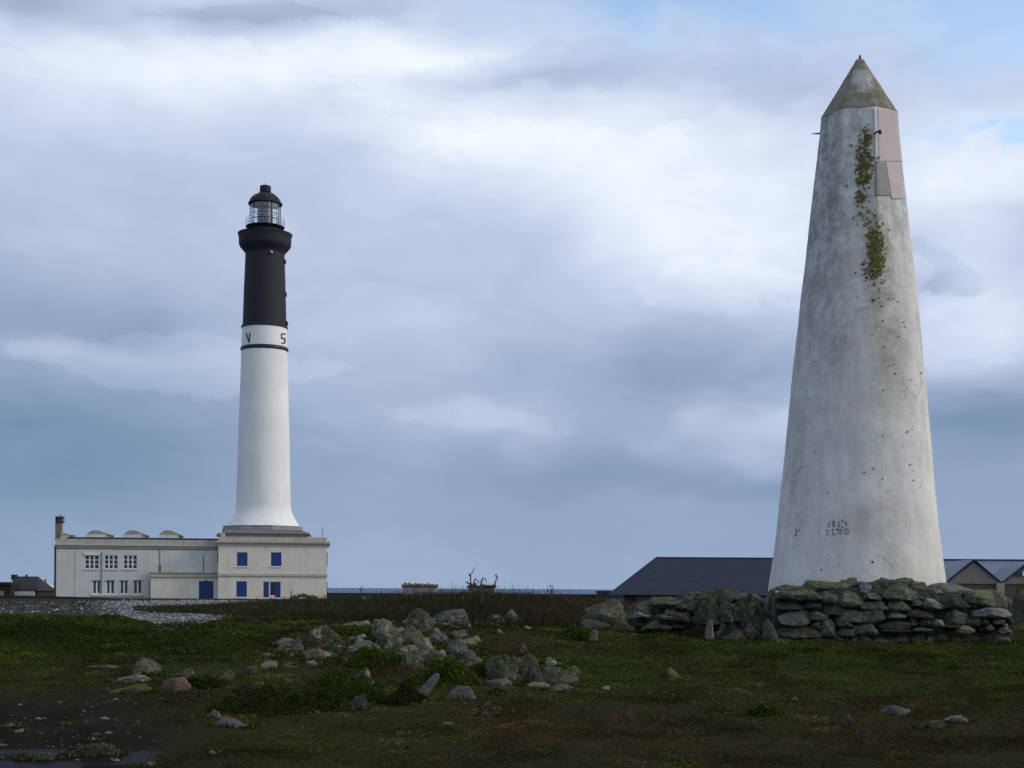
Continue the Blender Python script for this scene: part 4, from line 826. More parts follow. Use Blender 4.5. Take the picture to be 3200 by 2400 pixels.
for nm,sts,lb in (('painted_letter',[[(352,478),(362,600),(440,805)],[(470,472),(458,600),(446,805)]],'dark letter V'),('painted_letter',[[(1765,520),(1745,500),(1640,500)],[(1640,500),(1638,665)],[(1638,665),(1750,672)],[(1755,672),(1752,835)],[(1748,840),(1640,838)]],'dark letter S')):
    vs=[];fs=[]
    for s_ in sts:
        a_,b_=ribbon(lp(s_),3.6,.07,lfun); fs+=[tuple(i+len(vs) for i in f_) for f_ in b_]; vs+=a_
    mesh(nm,vs,fs,M['blackring'],lh)['label']=lb
# small shaft windows / lamps on the black shaft (seen in profile)
for px_,rw in ((771,867),(893,817),(895,919),(766,945),(899,1010)):
    mb=MB(); x_,_,z_=W(px_,rw,LD_); x_=x_+(-.0 if px_<800 else 0); sg=1 if px_>830 else -1; mb.box(x_-.2-sg*.2,x_+.2-sg*.2,LD_-.3,LD_+.3,z_-.3,z_+.2); build('wall_lamp' if 0 else 'shaft_opening',mb,M['black'],lh)
mb=MB(); x_,_,z_=W(859,801,LD_); mb.box(x_-.1,x_+.1,LD_-2.62,LD_-2.2,z_-.12,z_+.12); build('small_floodlight',mb,M['farwhite'],lh)
# plinth (octagonal concrete base, belongs to the tower)
def octo(name,prof,mat,sx_=1.,cx_=0,dy=0):
    vs=[];n_=8
    for r_,h_ in prof:
        for k in range(8):
            g_=math.pi/8+k*math.pi/4; vs.append((lx_+cx_*k_+h_*k_/math.cos(math.pi/8)*math.cos(g_)*sx_,LD_+dy+h_*k_/math.cos(math.pi/8)*math.sin(g_)*.95,zl(r_)))
    f_=[(i*8+k,i*8+(k+1)%8,(i+1)*8+(k+1)%8,(i+1)*8+k) for i in range(len(prof)-1) for k in range(8)]; f_.append(tuple(range(7,-1,-1))); f_.append(tuple((len(prof)-1)*8+k for k in range(8)))
    return mesh(name,vs,f_,mat,lh)
octo('plinth',[(1668,119),(1654,118),(1653,116.6),(1645.5,116.3)],M['concrete'])
# ================================================================ STATION BUILDING
# the station stands turned a little, its right flank in line with the sight line: local frame with origin at the right front corner
W0=W; SO=np.array(W0(1021,1790,174.)); PH=math.atan2(.1306,.9915)
def W(px_,row_,d_):
    """photo pixel -> station frame point on the plane d_-174 m behind the front"""
    dx=px_-1600; dy=1840-row_; u=(dx*ca-dy*sa)/F; v=(dx*sa+dy*ca)/F
    ey=np.array([-math.sin(PH),math.cos(PH)]); k=(float(ey@SO[:2])+(d_-174.))/float(ey@np.array([u,1.])); p=np.array([u*k,k])-SO[:2]
    return (float(p@np.array([math.cos(PH),math.sin(PH)])),d_,EYE+v*k)
Wst=W
def in_frame(o): o.location=(SO[0],SO[1],0); o.rotation_euler=(0,0,PH); ORG[o.name]=np.array([0,174.,0])
st=thing('station_building',(W(600,1870,176)[0],176,.1),'long two storey cream lighthouse station with blue shutters and a flat roof','building'); in_frame(st)
def rc(px0,px1,r0,r1,d):
    rm,pm=(r0+r1)/2,(px0+px1)/2; return W(px0,rm,d)[0],W(px1,rm,d)[0],W(pm,r1,d)[2],W(pm,r0,d)[2]
def hole_wall(x0,x1,z0,z1,y,dep,holes,back):
    """box x0..x1,y..back,z0..z1 whose front has real openings (holes) dep deep"""
    xs=sorted({x0,x1,*[h[0] for h in holes],*[h[1] for h in holes]}); zs=sorted({z0,z1,*[h[2] for h in holes],*[h[3] for h in holes]})
    mb=MB()
    for a_,b_ in zip(xs[:-1],xs[1:]):
        for c_,d_ in zip(zs[:-1],zs[1:]):
            mx_,mz=(a_+b_)/2,(c_+d_)/2
            if any(h[0]<mx_<h[1] and h[2]<mz<h[3] for h in holes): continue
            mb.add([(a_,y,c_),(b_,y,c_),(b_,y,d_),(a_,y,d_)],[(0,1,2,3)])
    for h in holes:
        a_,b_,c_,d_=h; Y_=y+dep
        mb.add([(a_,y,c_),(b_,y,c_),(b_,y,d_),(a_,y,d_),(a_,Y_,c_),(b_,Y_,c_),(b_,Y_,d_),(a_,Y_,d_)],[(0,4,5,1),(1,5,6,2),(2,6,7,3),(3,7,4,0),(4,7,6,5)])
    mb.add([(x0,y,z0),(x1,y,z0),(x1,y,z1),(x0,y,z1),(x0,back,z0),(x1,back,z0),(x1,back,z1),(x0,back,z1)],[(0,3,7,4),(1,5,6,2),(3,2,6,7),(4,7,6,5),(0,4,5,1)])
    return mb
dB,dA,dW=174.,176.,177.6
mb=MB(); x0=W(703,1666,175.2)[0]; x1=W(938,1666,175.2)[0]; x2=W(970,1666,175.2)[0]; za,zb_,zc_=W(820,1655,175.2)[2],W(820,1667,175.2)[2],W(820,1681,175.2)[2]
mb.prism([(x0,zb_),(x2,zb_),(x2-.2,zb_+.12),(x1,za),(x0,za)],175.2,185.4); build('plinth_step',mb,M['concrete'],st)
mb=MB(); mb.box(x0+.0,x2-.6,175.35,185.2,zc_-.3,zb_-.002); o_=build('plinth_wall',mb,render_mat('dark_plinth_render',(.12,.125,.13),(.06,.06,.06),.5,2),st)  # lower tier in a darker grey render than the step above

# right block
x0,x1,z0,z1=rc(682,1021,1679.5,1885,dB)
wins=[rc(739,774,1725.6,1770.6,dB),rc(845.5,880,1725.6,1770.6,dB),rc(737,772,1816,1867,dB),rc(821.5,878,1817,1868,dB)]
build('wall',hole_wall(x0,x1,z0,z1,dB,.18,wins,dB+13),M['cream'],st)
def frame(h,y,w=.07,parent=st,name='window'):
    a_,b_,c_,d_=h; mb=MB(); mb.box(a_,a_+w,y,y+.08,c_,d_); mb.box(b_-w,b_,y,y+.08,c_,d_); mb.box(a_+w,b_-w,y,y+.08,c_,c_+w); mb.box(a_+w,b_-w,y,y+.08,d_-w,d_)
    return build(name,mb,M['whiteframe'],parent)
for h in wins[:3]:
    f_=frame(h,dB+.06,.05); a_,b_,c_,d_=h; m_=(a_+b_)/2
    for s0,s1 in ((a_+.05,m_-.01),(m_+.01,b_-.05)):
        mb=MB(); mb.box(s0,s1,dB+.07,dB+.11,c_+.05,d_-.05); 
        build('shutter',mb,M['blue'],f_)
    mb=MB(); mb.box(a_-.12,b_+.12,dB-.08,dB-.001,c_-.1,c_-.0); build('sill',mb,M['whiteframe'],f_)
h=wins[3]; a_,b_,c_,d_=h; f_=frame(h,dB+.06,.06,name='doorway')
Wd=b_-a_
mb=MB(); mb.box(a_+.06,a_+Wd*.33,dB+.05,dB+.12,c_+.05,d_-.06); build('shutter',mb,M['blue'],f_)
mb=MB(); mb.box(a_+Wd*.66,b_-.06,dB+.05,dB+.12,c_+.05,d_-.06); build('shutter',mb,M['blue'],f_)
mb=MB(); mb.box(a_+Wd*.335,a_+Wd*.40,dB+.05,dB+.13,c_+.05,d_-.06); mb.box(a_+Wd*.40,a_+Wd*.655,dB+.05,dB+.13,c_+.06,c_+.32); build('mullion',mb,M['whiteframe'],f_)
mb=MB(); mb.box(a_+Wd*.40,a_+Wd*.655,dB+.1,dB+.13,c_+.32,d_-.06); build('pane',mb,M['glassdark'],f_)
# cornice, parapet, belts
a_=rc(673,1031,1690.5,1697,dB); mb=MB(); mb.box(a_[0],a_[1],dB-.35,dB+13.35,a_[2],a_[3]); mb.box(a_[0]+.12,a_[1]-.12,dB-.22,dB+13.2,a_[2]-.14,a_[2]-.001); build('cornice',mb,M['parapet'],st)
b_=rc(688,1020,1680,1690.5,dB); mb=MB(); mb.box(b_[0],b_[1]+.02,dB-.12,dB+13.1,a_[3]+.001,b_[3]+.06); build('parapet',mb,M['parapet'],st)
a_=rc(682,1022,1793.5,1799,dB); mb=MB(); mb.box(a_[0]-.02,a_[1]+.08,dB-.07,dB-.001,a_[2],a_[3]); mb.box(a_[0]-.02,a_[1]+.12,dB-.13,dB-.002,a_[2]-.09,a_[2]-.001); build('string_course',mb,M['parapet'],st)
a_=rc(682,1021,1706.5,1708.5,dB); mb=MB(); mb.box(a_[0],a_[1],dB-.05,dB-.001,a_[2],a_[3]); build('string_course',mb,M['parapet'],st)
for r0,r1 in ((1726,1770),(1818,1864)):
    a_=rc(1021.2,1023.4,r0,r1,dB); mb=MB(); mb.box(x1+.001,x1+.09,dB+.9,dB+1.7,a_[2],a_[3]); build('shutter',mb,M['pipe'],st)
a_=rc(681.5,683.5,1728,1758,dB); mb=MB(); mb.box(a_[0]-.1,a_[0]-.0,dB-.06,dB+.04,a_[2],a_[3]); build('downpipe',mb,M['pipe'],st)
# left wing
x0,x1,z0,z1=rc(175,683,1686.5,1885,dW); x1=W(682,1870,dB)[0]+.02
up_w=[rc(265,309,1735,1778,dW),rc(326,368.5,1735,1778,dW),rc(385.5,428.5,1735,1778,dW)]; lo_w=[rc(290,314,1815,1855,dW),rc(333,356.6,1815,1855,dW),rc(376,399,1815,1855,dW),rc(418,442,1815,1855,dW)]
build('wing_wall',hole_wall(x0,x1,z0,z1,dW,.2,up_w+lo_w,dW+9.5),M['wing'],st)
for h in up_w:
    f_=frame(h,dW+.06,.07); a_,b_,c_,d_=h; w_=(b_-a_); hh=d_-c_; mb=MB()
    for t_ in (.335,.665): mb.box(a_+w_*t_-.08,a_+w_*t_+.08,dW+.055,dW+.13,c_+.07,d_-.07)
    for t_ in (.34,.66):
        for s0,s1 in ((.07/w_,.335-.08/w_),(.335+.08/w_,.665-.08/w_),(.665+.08/w_,1-.07/w_)): mb.box(a_+w_*s0,a_+w_*s1,dW+.07,dW+.13,c_+hh*t_-.045,c_+hh*t_+.045)
    build('glazing_bar',mb,M['whiteframe'],f_); mb=MB(); mb.box(a_+.07,b_-.07,dW+.14,dW+.16,c_+.07,d_-.07); build('pane',mb,M['glassdark'],f_)
    mb=MB(); mb.box(a_-.12,b_+.12,dW-.09,dW-.001,c_-.16,c_-.02); build('sill',mb,M['wing'],f_)
a_=up_w[0]; mb=MB(); mb.box(a_[0]-.06,a_[1]+.06,dW-.1,dW-.001,a_[3]+.0,a_[3]+.26); build('roller_box',mb,M['whiteframe'],st)
for h in lo_w:
    f_=frame(h,dW+.06,.05); a_,b_,c_,d_=h; m_=(a_+b_)/2; mb=MB(); mb.box(m_-.09,m_+.09,dW+.055,dW+.13,c_+.05,d_-.05); build('glazing_bar',mb,M['whiteframe'],f_)
    mb=MB(); mb.box(a_+.05,b_-.05,dW+.14,dW+.16,c_+.05,d_-.05); build('pane',mb,M['curtain'],f_)
    mb=MB(); mb.box(a_-.1,b_+.1,dW-.1,dW-.001,d_+.0,d_+.06); build('lintel',mb,M['pipe'],f_)
    mb=MB(); mb.box(a_-.1,b_+.1,dW-.12,dW-.001,c_-.14,c_-.0); build('sill',mb,M['whiteframe'],f_)
a_=rc(285,448,1858,1863,dW); mb=MB(); mb.box(a_[0],a_[1],dW-.14,dW-.002,a_[2],a_[3]); build('string_course',mb,M['wing'],st)
a_=rc(170,680,1703,1706.5,dW); mb=MB(); mb.box(a_[0]-.05,x1-.05,dW-.24,dW-.001,a_[2],a_[3]); mb.box(a_[0]+.05,x1-.05,dW-.12,dW-.002,a_[2]-.12,a_[2]-.001); build('cornice',mb,M['parapet'],st)
b_=rc(175,680,1686,1703,dW); mb=MB(); mb.box(b_[0],x1-.05,dW-.08,dW+9.4,a_[3]+.001,b_[3]); build('parapet',mb,M['parapet'],st)
a_=rc(175,680,1714.5,1716.5,dW); mb=MB(); mb.box(a_[0],x1-.05,dW-.06,dW-.001,a_[2],a_[3]); build('string_course',mb,M['pipe'],st)
a_=rc(211,678,1681,1686,dW); mb=MB(); mb.box(a_[0],x1-.0,dW+.05,dW+9.2,b_[3]+.001,a_[3]+.02); build('roof',mb,M['roofblue'],st)
roofz=a_[3]+.02
for c0,c1 in ((269,333),(384,447),(495,558)):   # three barrel roof vents
    xa,xb,_,_=rc(c0,c1-3,1660,1681,dW+1); zt=W((c0+c1)/2,1657,dW+1)[2]; zb=roofz-.02; zs=zb+(zt-zb)*.38; poly=[(xa,zb),(xb,zb),(xb,zs)]
    xr=xb+.14; m_=(xa+xb)/2
    poly=[(xa,zb),(xb-.06,zb),(xb-.02,zs-.05),(xr,zs+.12),(xb-.15,zs+.3)]+[(m_+(xb-xa)/2*.86*math.cos(t_),zs+(zt-zs)*math.sin(t_)) for t_ in np.linspace(.55,2.9,14)]+[(xa,zs)]
    mb=MB(); mb.prism(poly,dW+1,dW+7.5); v_=build('roof_vent',mb,M['domegrey'],st)
    mb=MB(); mb.box(xa-.05,xb-.02,dW+.9,dW+.999,zb,zb+.42); build('vent_sill',mb,M['wing'],v_)
# chimney
xa,xb,za,zb=rc(173,191,1631,1690,dW+.4); mb=MB(); mb.box(xa,xb,dW+.3,dW+1.6,za,zb); ch=build('chimney',mb,M['brick'],st)
mb=MB(); c_=rc(172,194,1613,1620,dW); mb.box(c_[0],c_[1],dW+.2,dW+1.7,c_[2],c_[3]); c2=rc(173,192,1629,1632,dW); mb.box(c2[0]-.05,c2[1]+.1,dW+.2,dW+1.7,c2[2],c2[3]+.1)
for t_ in (0,.45,.9): mb.box(xa+(xb-xa)*t_,xa+(xb-xa)*t_+.12,dW+.35,dW+.5,zb,c_[2]); mb.box(xa+(xb-xa)*t_,xa+(xb-xa)*t_+.12,dW+1.3,dW+1.5,zb,c_[2])
mb.box(xa,xa+.25,dW+.5,dW+1.4,zb,c_[2]); build('chimney_cap',mb,M['pipe'],ch)
mb=MB(); p_=W(189.5,1612,dW+.9); mb.tube([p_,(p_[0],p_[1],W(189.5,1606,dW)[2])],.06,5); build('cowl',mb,M['pipe'],ch)
for c0,c1,r0,r1,m_,dd in ((189,211,1669.5,1687,'parapet',.2),(211,229,1674,1682,'concrete',1.2)):
    a_=rc(c0,c1,r0,r1,dW+dd); mb=MB(); mb.box(a_[0],a_[1],dW+dd,dW+dd+1.3,a_[2],a_[3]); mb.box(a_[0]-.06,a_[1]+.06,dW+dd-.06,dW+dd+1.36,a_[3]+.001,a_[3]+.1); build('roof_block',mb,M[m_],st)
a_=rc(169.5,175.5,1707,1885,dW); mb=MB(); mb.box(a_[0],a_[1]-.01,dW-.1,dW+.3,z0,a_[3]); build('downpipe',mb,M['pipe'],st)
for pxm,r0,r1,w_,y_ in ((317,1727,1858,.06,dW),(235,1717,1866,.035,dW),(499.6,1707,1788,.05,dW),(500.2,1766,1788,.16,dW)):
    a_=rc(pxm-1,pxm+1,r0,r1,y_); m_=(a_[0]+a_[1])/2; mb=MB(); mb.box(m_-w_/2,m_+w_/2,y_-w_*.9-.01,y_-.001,a_[2],a_[3]); build('downpipe',mb,M['pipe'] if w_>.04 else M['parapet'],st)
a_=rc(637,664.5,1735.5,1789,dW); mb=MB(); mb.box(a_[0],a_[1],dW-.05,dW-.001,a_[2],a_[3]); build('upper_door',mb,M['farwhite'],st)
mb=MB(); mb.box(a_[0]-.07,a_[0]-.002,dW-.09,dW-.001,a_[2],a_[3]); build('door_edge',mb,M['pipe'],st)
# annex with garage door
x0,x1,z0,z1=rc(470,681,1801,1885,dA); x1=W(682,1870,dB)[0]+.01; gd=rc(621.4,667,1816,1876,dA)
build('annex_wall',hole_wall(x0,x1,z0,z1,dA,.2,[gd],dW-.01),M['cream'],st)
a_=rc(467,681,1788.5,1801,dA); mb=MB(); mb.box(a_[0]+.1,x1-.02,dA-.04,dW-.12,z1+.001,a_[3]-.08); mb.box(a_[0],x1-.02,dA-.16,dW-.12,a_[3]-.079,a_[3]); mb.box(a_[0],x1-.02,dA-.18,dA-.001,z1-.1,z1); build('annex_parapet',mb,M['parapet'],st)
mb=MB(); mb.box(gd[0]+.03,gd[1]-.03,dA+.06,dA+.14,gd[2],gd[3]-.03); g_=build('garage_door',mb,M['blue'],st)
mb=MB(); 
for t_ in (.25,.5,.75): x_=gd[0]+(gd[1]-gd[0])*t_; mb.box(x_-.02,x_+.02,dA+.045,dA+.0595,gd[2],gd[3]-.05)
build('door_seam',mb,M['roofblue'],g_)
a_=rc(468,471,1809,1870,dA); mb=MB(); mb.box(a_[0]-.02,a_[1]-.06,dA-.1,dA+.1,a_[2],a_[3]); build('downpipe',mb,M['pipe'],st)
mb=MB(); p_=W(644,1814,dA); mb.box(p_[0]-.1,p_[0]+.1,dA-.25,dA-.001,p_[2]-.1,p_[2]+.08); build('door_lamp',mb,M['pipe'],st)
# roof stone & antenna
W=W0
p_=W(1008,1681,176); mb=MB(); mb.tube([p_,(p_[0],p_[1],W(1008,1654,176)[2])],.03,5); mb.box(p_[0]-.06,p_[0]+.06,p_[1]-.06,p_[1]+.06,W(1008,1657,176)[2],W(1008,1654,176)[2]+.04)
tag(build('roof_antenna',mb,M['pipe'],org=p_),'thin antenna mast at the right end of the station roof','antenna')
W=Wst; a_=rc(673,703,1661,1680,174.4); mb=MB(); mb.box(a_[0]+.6,a_[1]-.02,174.4,175.15,a_[2],a_[3]-.1); o_=build('roof_block',mb,M['parapet'],st)
p,f=rock_verts(.9,.7,.5,3,3,.1,None,4,0,False); p+=np.array([a_[0]+.45,174.9,a_[3]-.65]); mesh('broken_cornice',p,f,M['brick'],st,True)
W=W0
# ================================================================ THINGS NEAR THE STATION
mb=MB(); a_=W(-60,1863,150); pl=[(W(-700,1860,150)[0],W(-700,1860,150)[2]),]
mb.prism([(W(-900,1859,150)[0],-.2),(W(388,1868,150)[0],-.2),(W(388,1869,150)[0],W(388,1869,150)[2]),(W(170,1863.5,150)[0],W(170,1863.5,150)[2]),(W(0,1862,150)[0],W(0,1862,150)[2]),(W(-900,1857,150)[0],W(-900,1857,150)[2])],150,150.6)
tag(build('low_wall',mb,M['seawall'],org=W(200,1870,150)),'low dark wall running in front of the left end of the station','wall')
# left houses
def house(label,px0,px1,rt,rb,d,parts):
    t=thing('house',W((px0+px1)/2,rb,d),label,'house','dark houses left of the station'); return t
t=house('dark steep roofed house with a pale strip wall, left of the station',36,120,1800,1866,190,None)
a_=rc(36,119,1846,1875,190); mb=MB(); mb.box(a_[0]+.2,a_[1]-.1,190,197,a_[2],a_[3]+.2); build('wall',mb,M['darkhouse'],t)
e0,e1=W(38,1846,189.8),W(121,1842,189.8); r0,r1=W(40,1801,193.5),W(119,1802,193.5)
mb=MB(); mb.add([(e0[0]-.05,189.7,e0[2]),(e1[0],189.7,e0[2]),(r1[0],193.5,r0[2]),(r0[0],193.5,r0[2]),(e0[0]-.05,197.3,e0[2]),(e1[0],197.3,e0[2])],[(0,1,2,3),(3,2,5,4),(0,3,4),(1,5,2),(0,4,5,1)]); rf=build('roof',mb,M['darkhouse'],t)
c_=rc(38,50,1795.5,1803,193.5); mb=MB(); mb.box(c_[0],c_[1],193.1,194.2,c_[2]-.4,c_[3]); build('chimney',mb,M['darkhouse'],rf)
c_=rc(82,86,1796,1803,193.5); mb=MB(); mb.box(c_[0],c_[1],193.1,193.6,c_[2]-.3,c_[3]); build('chimney',mb,M['darkhouse'],rf)
c_=rc(41.5,106,1848,1862,189.5); mb=MB(); mb.box(c_[0],c_[1],189.6,189.95,c_[2],c_[3]); build('pale_wall_strip',mb,M['farwhite'],t)
t=thing('house',W(10,1866,188),'low dark building cut by the left edge of the picture','house','dark houses left of the station')
a_=rc(-140,32,1828,1875,188); mb=MB(); mb.box(a_[0],a_[1],188,195,a_[2],a_[3]); build('wall',mb,M['darkhouse'],t)
mb=MB(); a2=rc(-142,34,1818.5,1828,188); mb.prism([(a2[0],a2[2]),(a2[1],a2[2]),(a2[1]-.1,a2[3]),(a2[0],a2[3])],187.8,195.2); build('roof',mb,M['darkhouse'],t)
c_=rc(-8,12,1847,1861,187.9); mb=MB(); mb.box(c_[0],c_[1],187.9,187.99,c_[2],c_[3]); build('window',mb,M['pillar'],t)
for nm,px0,px1,r0,r1,d,m_,lb in (('house',119,140,1836,1875,205,'farwhite','small white gabled house between the dark house and the station'),('house',140,172,1841,1875,208,'fargrey','grey stone house just left of the station corner')):
    t=thing(nm,W((px0+px1)/2,r1,d),lb,'house','distant houses'); a_=rc(px0,px1,r0,r1,d); mb=MB(); mb.box(a_[0],a_[1]-.01,d,d+5,a_[2],a_[3]); build('wall',mb,M[m_],t)
    mb=MB(); m2=(a_[0]+a_[1])/2; k2=.75 if m_=='farwhite' else .35
    mb.prism([(a_[0]-.05,a_[3]+.002),(a_[1]+.05,a_[3]+.002),(m2+.5,a_[3]+k2*.6),(m2-.4,a_[3]+k2*.6)],d-.1,d+5.1); rf=build('roof',mb,M['farwhite'] if m_=='farwhite' else M['farred'],t)
    mb=MB(); mb.box(m2+.1,m2+.3,d+1,d+1.3,a_[3]+.2,a_[3]+k2+.5); build('chimney',mb,M['fargrey'],rf)
mb=MB(); p_=W(143,1845,207); mb.tube([p_,(p_[0],p_[1],W(143,1826,207)[2])],.06,5); 
for zq in (1828,1831): q_=W(143,zq,207); mb.tube([(q_[0]-.35,q_[1],q_[2]),(q_[0]+.3,q_[1],q_[2])],.035,4)
tag(build('roof_aerial',mb,M['pipe'],org=p_),'little aerial above the distant houses left of the station','antenna')
# rubble, post, plastic in front of the block
x_,y_,z_=W(945,1872,170.5)
t=thing('rubble_pile',(x_,y_,z_),'pile of brown rubble against the station front wall','rubble')
r=np.random.default_rng(9)
for i in range(11):
    p,f=rock_verts(r.uniform(.5,1.0),.7,r.uniform(.25,.5),3,3,.12,None,4,0,False); tx=-1.2+2.6*i/10; p+=np.array([x_+tx,y_+r.uniform(-.3,.3),z_+r.uniform(-.05,.35)*max(0,1-abs(tx-.3)/1.3)+0.05]); mesh('stone',p,f,M['rkt'],t,True)
mb=MB(); a_=W(910,1874,170); mb.tube([a_,(a_[0],a_[1],W(910,1846,170)[2])],[.09,.05],6); mb.box(a_[0]-.13,a_[0]+.13,a_[1]-.1,a_[1]+.1,a_[2],a_[2]+.35); tag(build('signpost',mb,M['twig'],org=a_),'dark thin post standing left of the rubble pile','post')
for px_,h_,lb in ((778,20,'left short fence post in the grass before the station'),(842,20,'right short fence post in the grass before the station door')):
    a_=W(px_,1892,140); mb=MB(); mb.tube([(a_[0],a_[1],a_[2]-.3),(a_[0]+.02,a_[1],a_[2]+h_*140/F)],[.07,.06],6); tag(build('fence_post',mb,M['twig'],org=a_),lb,'post','short fence posts')
def sheet(px0,px1,r0,r1,d,label,seed):
    a_=W(px0,r1,d); b_=W(px1,r1,d); h=W(px0,r0,d)[2]-a_[2]; nx,ny=40,12; r=np.random.default_rng(seed); vs=[]
    for j in range(ny+1):
        for i in range(nx+1): vs.append([a_[0]+(b_[0]-a_[0])*i/nx,d+j*.09,a_[2]+h*math.sin(math.pi*(j+.5)/(ny+1))])
    vs=np.array(vs); vs[:,2]+=fbm(vs*np.array([3,3,1])+seed,3,seed)*h*.55; f_=[(j*(nx+1)+i,j*(nx+1)+i+1,(j+1)*(nx+1)+i+1,(j+1)*(nx+1)+i) for j in range(ny) for i in range(nx)]
    tag(mesh('plastic_sheet',vs,f_,plain('white_plastic',(.5,.58,.65),.3,.3,3,.5),None,True,org=a_),label,'plastic sheet','crumpled plastic sheets in the scrub')
sheet(898,968,1880,1896,60,'crumpled white plastic sheet in the scrub below the station rubble',3)
sheet(1127,1170,1868,1879,58,'smaller white plastic scrap in the scrub right of the station',5)
# far sea wall, ruined blocks
mb=MB(); a_=W(1000,1852,200); b_=W(1940,1859,200); mb.prism([(a_[0],-.3),(b_[0],-.3),(b_[0],W(1940,1857.5,200)[2]),(a_[0],W(1000,1852.5,200)[2])],200,201)
mb.box(W(1865,1850,199)[0],W(1960,1850,199)[0],198.5,199.8,-.3,W(1890,1846,199)[2]); tag(build('sea_wall',mb,M['seawall'],org=W(1450,1860,200)),'long low dark sea wall along the horizon','wall')
def hut(label,px0,px1,rt,rm,rb,d,mat,seed):
    t=thing('ruined_hut',W((px0+px1)/2,rb,d),label,'ruin','ruined stone huts near the shore'); a_=rc(px0+4,px1-4,rm,rb+20,d); mb=MB(); mb.box(a_[0],a_[1],d,d+2.5,a_[2],a_[3]); build('wall',mb,mat,t)
    r=np.random.default_rng(seed); n_=9; pp_=[];ff_=[]
    for i in range(n_):
        for j in range(2):
            w_=(px1-px0)*d/F/n_*1.5; hh=(rm-rt)*d/F*(r.uniform(.7,1.1)); p,f=rock_verts(w_,.8,hh,2.8,2,.15,None,3,0,False); p+=np.array([a_[0]-.1+(a_[1]-a_[0]+.2)*(i+.5)/n_,d+.3+j*1.4,a_[3]-.05]); ff_+=[tuple(k+len(pp_)*0+sum(map(len,pp_)) for k in q_) for q_ in f]; pp_.append(p)
    mesh('rubble_top',np.concatenate(pp_),ff_,M['rkt'] if seed==1 else M['rkd'],t,True)
hut('small ruined hut with rubble on its flat grey wall, left of the dead branch',1256,1362,1819,1835,1862,85,M['concrete'],1)
hut('second ruined hut half hidden behind the dead branch',1462,1548,1822,1836,1862,88,M['fargrey'],2)
# dead branches and dry plants
def twig_plant(name,label,px_,rb,d,stems,mat,cat='dead plant',group='dry plants against the sky',rad=.012):
    a_=np.array(W(px_,rb,d)); mb=MB()
    for s_ in stems:
        pts=[W(x_,y_,d+dy) for x_,y_,dy in s_]; pts2=[]
        for i in range(len(pts)-1):
            for t_ in (0,.5): p=np.array(pts[i])*(1-t_)+np.array(pts[i+1])*t_; pts2.append(tuple(p+(rng.normal(size=3)*.01 if (i or t_) else 0)))
        pts2.append(pts[-1]); n_=len(pts2); mb.tube(pts2,[rad*(1.1-.8*i/(n_-1)) for i in range(n_)],5)
    return tag(build(name,mb,mat,org=tuple(a_)),label,cat,group)
o=twig_plant('dead_branch','tall crooked dead branch rising above the scrub before the second hut',1470,1860,46,
 [[(1466,1875,0),(1470,1845,0),(1470,1812,0),(1469,1798,0),(1478,1785,.1),(1484,1772,.1)],[(1470,1826,0),(1458,1818,.1),(1457,1822,.1)],[(1470,1850,0),(1480,1825,.1),(1486,1808,.1),(1494,1818,.2),(1500,1815,.2)],[(1480,1825,0),(1491,1822,.2)],
  [(1500,1850,.1),(1504,1815,.2),(1510,1808,.2),(1517,1810,.2),(1521,1824,.3)],[(1535,1860,.1),(1546,1824,.2),(1552,1806,.2),(1552,1794,.2)],[(1470,1800,0),(1467,1796,0),(1470,1792,0)],[(1552,1806,.2),(1556,1800,.2)],[(1552,1800,.2),(1548,1796,.2)],[(1484,1822,0),(1476,1832,0)]],M['twig'],rad=.03)
for pts,lb in (([[(1438,1895,0),(1444,1870,0),(1451,1852,0)]],'pale straight straw stalk left of the dead branch foot'),([[(1503,1890,0),(1506,1872,0),(1510,1860,0)]],'pale short straw stalk right of the dead branch foot')):
    twig_plant('straw_stalk',lb,1440,1895,39,pts,M['straw'],group='pale straw stalks',rad=.008)
twig_plant('dry_weed','dry reddish seed head weed on the skyline left of the dark roof',1715,1860,50,[[(1710,1870,0),(1710,1848,0),(1710,1829,0)],[(1722,1870,0),(1721,1845,0),(1720,1829,0)],[(1722,1850,0),(1727,1836,0),(1726,1829,0)],[(1710,1850,0),(1716,1842,0)],[(1722,1856,0),(1730,1846,0),(1732,1842,0)],[(1718,1832,0),(1724,1831,0)]],M['rust'],rad=.022)
twig_plant('dry_weed','small dry weed on the skyline right of the station',1128,1858,60,[[(1128,1865,0),(1128,1848,0),(1129,1831,0)],[(1128,1842,0),(1132,1838,0)],[(1128,1846,0),(1123,1841,0)],[(1129,1832,0),(1131,1830,0)]],M['twig'],rad=.03)
for pc_,rb,dd,lb,sd in ((2852,2105,None,'dark withered weed standing in the turf at right',3),(3050,2120,None,'dark branching withered weed near the right edge',4),(2700,2330,None,'tall brown withered weed in the lower right foreground',5),(1955,2290,None,'thin dry stalks in brown heath right of the outcrop',6),(1900,2300,None,'small dark twiggy weed in the lower middle foreground',7)):
    x_,y_,z_=on_ground(pc_,rb); r=np.random.default_rng(sd); mb=MB()
    for i in range(16 if sd!=7 else 7):
        p=np.array([x_,y_,z_-.02]); dv=np.array([r.normal()*.35,r.normal()*.35,1.]); dv/=np.linalg.norm(dv); pts=[tuple(p)]
        for j in range(5): p=p+dv*r.uniform(.03,.075); dv=dv+r.normal(size=3)*.25; dv/=np.linalg.norm(dv); pts.append(tuple(p))
        mb.tube(pts,[.005,.005,.004,.004,.003,.002],4)
        for j in range(3):
            b0=np.array(pts[2+j]); mb.tube([tuple(b0),tuple(b0+r.normal(size=3)*.04+np.array([0,0,.03]))],[.003,.002],3)
    tag(build('withered_weed',mb,M['twig'],org=(x_,y_,z_)),lb,'weed','withered weeds in the turf')
